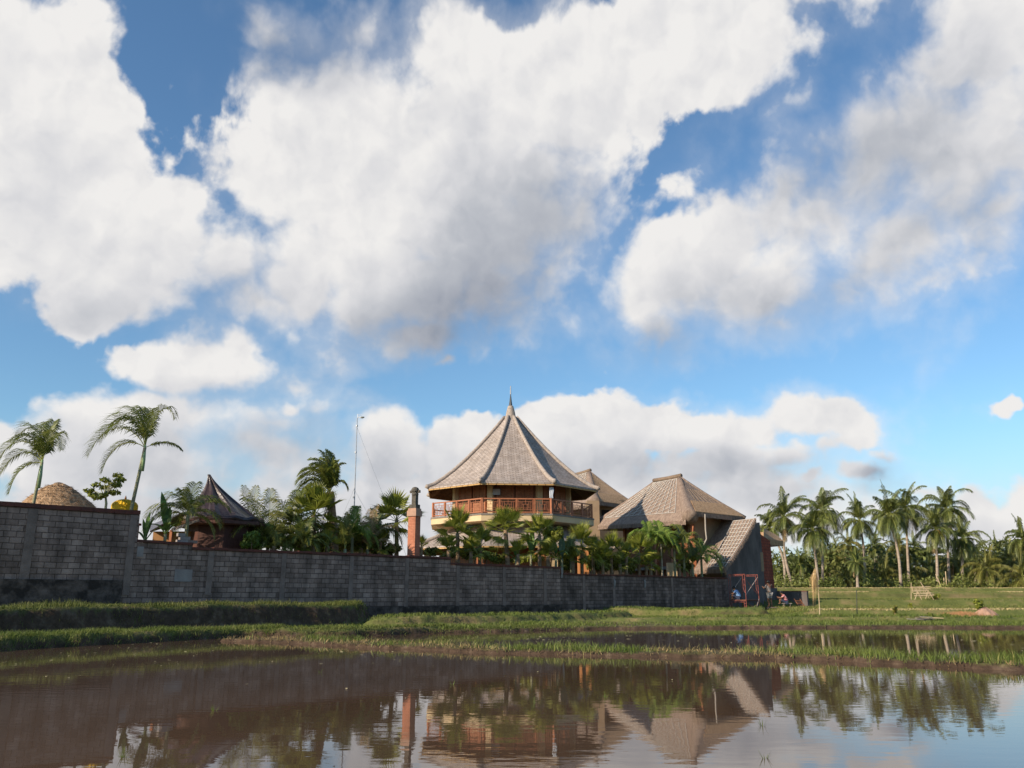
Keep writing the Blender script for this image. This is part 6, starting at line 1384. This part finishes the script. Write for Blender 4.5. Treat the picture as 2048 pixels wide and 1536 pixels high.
# ------------------------------------------------------------------ people
M_skin = mat('brown_skin', (0.16,0.075,0.045),(0.20,0.10,0.06),scale=5,rough=.6); M_hair = mat('black_hair', (0.012,0.010,0.010),(0.02,0.018,0.016),scale=9,rough=.5)
def skin_mesh(name, joints, edges, radii, material, parent, sub=2):
    me = bpy.data.meshes.new(name); me.from_pydata([tuple(j) for j in joints], edges, []); ob = bpy.data.objects.new(name, me); COL.objects.link(ob); ob.parent = parent; me.materials.append(material)
    m = ob.modifiers.new('skin', 'SKIN'); m.use_smooth_shade = True
    sv = me.skin_vertices[0].data if me.skin_vertices else None
    if sv is None:
        bpy.context.view_layer.objects.active = ob; sv = me.skin_vertices[0].data
    for i, r_ in enumerate(radii): sv[i].radius = (r_, r_) if not isinstance(r_, tuple) else r_; sv[i].use_root = (i == 0)
    m2 = ob.modifiers.new('sub', 'SUBSURF'); m2.levels = sub; m2.render_levels = sub; return ob
def person(px, py, Y, face, pose, label, shirt, pants, z=None):
    """face: heading in radians (0 = +x). pose: dict of joints in body frame x forward, y left, z up"""
    g = at(px, py, Y); gz = z if z is not None else tz(g.x, Y); root = thing('person', (g.x, g.y, gz), label, 'person', rotz=face)
    J = pose; names = ['pelvis','waist','chest','neck','head','crown','hipL','kneeL','ankL','toeL','hipR','kneeR','ankR','toeR','shL','elL','haL','fiL','shR','elR','haR','fiR']
    idx_ = {n: i for i, n in enumerate(names)}
    E = [('pelvis','waist'),('waist','chest'),('chest','neck'),('neck','head'),('head','crown'),('pelvis','hipL'),('hipL','kneeL'),('kneeL','ankL'),('ankL','toeL'),('pelvis','hipR'),('hipR','kneeR'),('kneeR','ankR'),('ankR','toeR'),('chest','shL'),('shL','elL'),('elL','haL'),('haL','fiL'),('chest','shR'),('shR','elR'),('elR','haR'),('haR','fiR')]
    rad = dict(pelvis=(.13,.10),waist=(.125,.09),chest=(.15,.10),neck=.052,head=.088,crown=.07,hip=.085,knee=.052,ank=.038,toe=.03,sh=.058,el=.042,ha=.032,fi=.025)
    rr_ = [rad.get(n, rad.get(n[:-1], .04)) for n in names]
    skin_mesh('body', [J[n] for n in names], [(idx_[a], idx_[b]) for a, b in E], rr_, M_skin, root)
    # shirt with short sleeves
    sj = [J['pelvis'], J['waist'], J['chest'], Vector(J['chest']).lerp(Vector(J['neck']), .55), J['shL'], Vector(J['shL']).lerp(Vector(J['elL']), .75), J['shR'], Vector(J['shR']).lerp(Vector(J['elR']), .75)]
    skin_mesh('shirt', sj, [(0,1),(1,2),(2,3),(2,4),(4,5),(2,6),(6,7)], [(.155,.125),(.15,.115),(.172,.12),.075,.078,.06,.078,.06], shirt, root)
    pj = [J['pelvis'], J['hipL'], Vector(J['hipL']).lerp(Vector(J['kneeL']), .85), J['hipR'], Vector(J['hipR']).lerp(Vector(J['kneeR']), .85)]
    skin_mesh('shorts', pj, [(0,1),(1,2),(0,3),(3,4)], [(.15,.12),.105,.078,.105,.078], pants, root)
    h = Vector(J['head']); cr = Vector(J['crown']); ax = (cr-h).normalized(); mb = MB(); q = h.lerp(cr, .75)
    mb.lathe([(.095,-.05),(.108,0),(.102,.05),(.07,.09),(.02,.105)], (0,0,0), 12); hh = mb.build('hair', M_hair, root, None, True); hh.location = q-Vector((.018,0,0)); hh.rotation_euler = ax.to_track_quat('Z', 'Y').to_euler()
    return root
def V3(*a): return Vector(a)
stand = dict(pelvis=V3(0,0,.88),waist=V3(0,0,1.03),chest=V3(.02,0,1.25),neck=V3(.04,0,1.42),head=V3(.08,0,1.52),crown=V3(.08,0,1.60),hipL=V3(0,.09,.83),kneeL=V3(.03,.10,.46),ankL=V3(0,.10,.08),toeL=V3(.13,.11,.03),hipR=V3(0,-.09,.83),kneeR=V3(.0,-.10,.46),ankR=V3(-.04,-.10,.08),toeR=V3(.09,-.11,.03),
  shL=V3(.03,.18,1.36),elL=V3(.2,.22,1.18),haL=V3(.42,.16,1.28),fiL=V3(.48,.14,1.32),shR=V3(.03,-.18,1.36),elR=V3(.1,-.24,1.12),haR=V3(.30,-.20,1.10),fiR=V3(.37,-.19,1.12))
sit = dict(pelvis=V3(0,0,.12),waist=V3(.0,0,.26),chest=V3(.10,0,.46),neck=V3(.20,0,.60),head=V3(.28,0,.68),crown=V3(.30,0,.76),hipL=V3(.03,.10,.12),kneeL=V3(.40,.16,.30),ankL=V3(.38,.15,-.02+.08),toeL=V3(.50,.15,.03),hipR=V3(.03,-.10,.12),kneeR=V3(.40,-.16,.30),ankR=V3(.38,-.15,.06),toeR=V3(.50,-.15,.03),
  shL=V3(.13,.18,.55),elL=V3(.28,.24,.38),haL=V3(.48,.16,.40),fiL=V3(.54,.14,.41),shR=V3(.13,-.18,.55),elR=V3(.30,-.24,.40),haR=V3(.50,-.14,.46),fiR=V3(.56,-.12,.48))
M_grey_s = mat('grey_shirt', (0.20,0.18,0.17),(0.15,0.135,0.13),scale=4,rough=.9); M_grey_p = mat('pale_shorts', (0.32,0.31,0.30),(0.25,0.24,0.23),scale=4,rough=.9)
M_blue_s = mat('blue_shirt', (0.16,0.32,0.62),(0.30,0.48,0.75),scale=3,rough=.8); M_navy = mat('navy_cloth', (0.02,0.03,0.06),(0.03,0.04,0.07),scale=3,rough=.9)
def stripe_mat():
    m = bpy.data.materials.new('striped_shirt'); m.use_nodes = True; nt = m.node_tree; N = nt.nodes; L = nt.links; b = N['Principled BSDF']; b.inputs['Roughness'].default_value = .9
    tc = N.new('ShaderNodeTexCoord'); w = N.new('ShaderNodeTexWave'); w.bands_direction = 'Z'; w.inputs['Scale'].default_value = 3.6; L.new(tc.outputs['Object'], w.inputs[0]); r = N.new('ShaderNodeValToRGB'); r.color_ramp.elements[0].position = .55; r.color_ramp.elements[0].color = (.36,.02,.035,1); r.color_ramp.elements[1].position = .7; r.color_ramp.elements[1].color = (.55,.42,.42,1)
    L.new(w.outputs['Fac'], r.inputs[0]); L.new(r.outputs[0], b.inputs['Base Color']); return m
person(1541, 1214, 55.8, R(115), stand, 'person in grey shirt and pale shorts standing on the trestle, working on the wall', M_grey_s, M_grey_p, z=ztr)
person(1478, 1201, 55.2, R(150), sit, 'person in light blue shirt crouching on the scaffold platform', M_blue_s, M_navy, z=zmid+.05)
person(1574, 1222, 55.4, R(165), sit, 'person in red and white striped shirt sitting on the low bench', stripe_mat(), M_navy, z=szg+.26-.10+.03)

# ------------------------------------------------------------------ bits floating on the water
X, Y = RNG.uniform(-12, 12, 1400), RNG.uniform(9, 30, 1400); k = (side(X, Y, LW) < -0.6) & (side(X, Y, LV) < -.3) & (RNG.uniform(0,1,1400) < np.clip((Y-9)/14, .04, .5)*np.where(X < 1, 1.0, .25)); X, Y = X[k], Y[k]; n = len(X)
X2, Y2 = RNG.uniform(0, 14, 600), RNG.uniform(19, 31, 600); k = (side(X2, Y2, LF) < -.8) & (side(X2, Y2, LW) > 2.2) & (RNG.uniform(0,1,600) < .5); X = np.concatenate([X, X2[k]]); Y = np.concatenate([Y, Y2[k]]); n = len(X)
a = RNG.uniform(0, 6.28, n); s_ = RNG.uniform(.016, .060, n)*np.clip(Y/20, .5, 1.2); Vv = np.zeros((n, 4, 3)); cx_, sx_ = np.cos(a)*s_, np.sin(a)*s_
for i, (p, q) in enumerate(((1,0),(0,.5),(-1,0),(0,-.5))): Vv[:, i] = np.stack([X+cx_*p-sx_*q, Y+sx_*p+cx_*q, 0.006+RNG.uniform(0,.012,n)], -1)
fl = np_mesh('floating_debris', Vv.reshape(-1,3), (np.arange(n)*4)[:, None]+np.arange(4), mat('debris_leaf', (0.42,0.34,0.20),(0.20,0.20,0.08),scale=4,rough=.7,island=.4), 4); fl['kind'] = 'stuff'; tag(fl, 'scraps of straw and leaf floating on the near pond', 'debris')

for i, (px, py) in enumerate(((246,1515),(428,1422),(512,1290),(1210,1395),(1525,1452),(1530,1517),(640,1345),(905,1370))):
    g = gnd(px, py); mb = MB(); random.seed(900+i)
    for k in range(9):
        a = random.uniform(0, 6.28); q = Vector((math.cos(a)*.06, math.sin(a)*.06, random.uniform(.02, .09))); w_ = Vector((-math.sin(a), math.cos(a), 0))*.006; mb.face([-w_-UPV*.03, w_-UPV*.03, q])
    o = mb.build('rice_tuft', G_green, None); o.location = (g.x, g.y, 0)
    tag(o, ('tiny green tuft in the water at the bottom left corner', 'tiny tuft standing in the brown water below the cement patch reflection', 'tiny tuft close to the left bank waterline', 'tiny tuft in the water within the villa reflection', 'tiny tuft in the water right of the villa reflection', 'tiny tuft at the bottom edge of the water, lower of the two right tufts', 'tiny tuft in the dark wall reflection left of the middle', 'tiny tuft in the dark wall reflection near the middle')[i], 'tuft', 'rice tufts in the near pond')
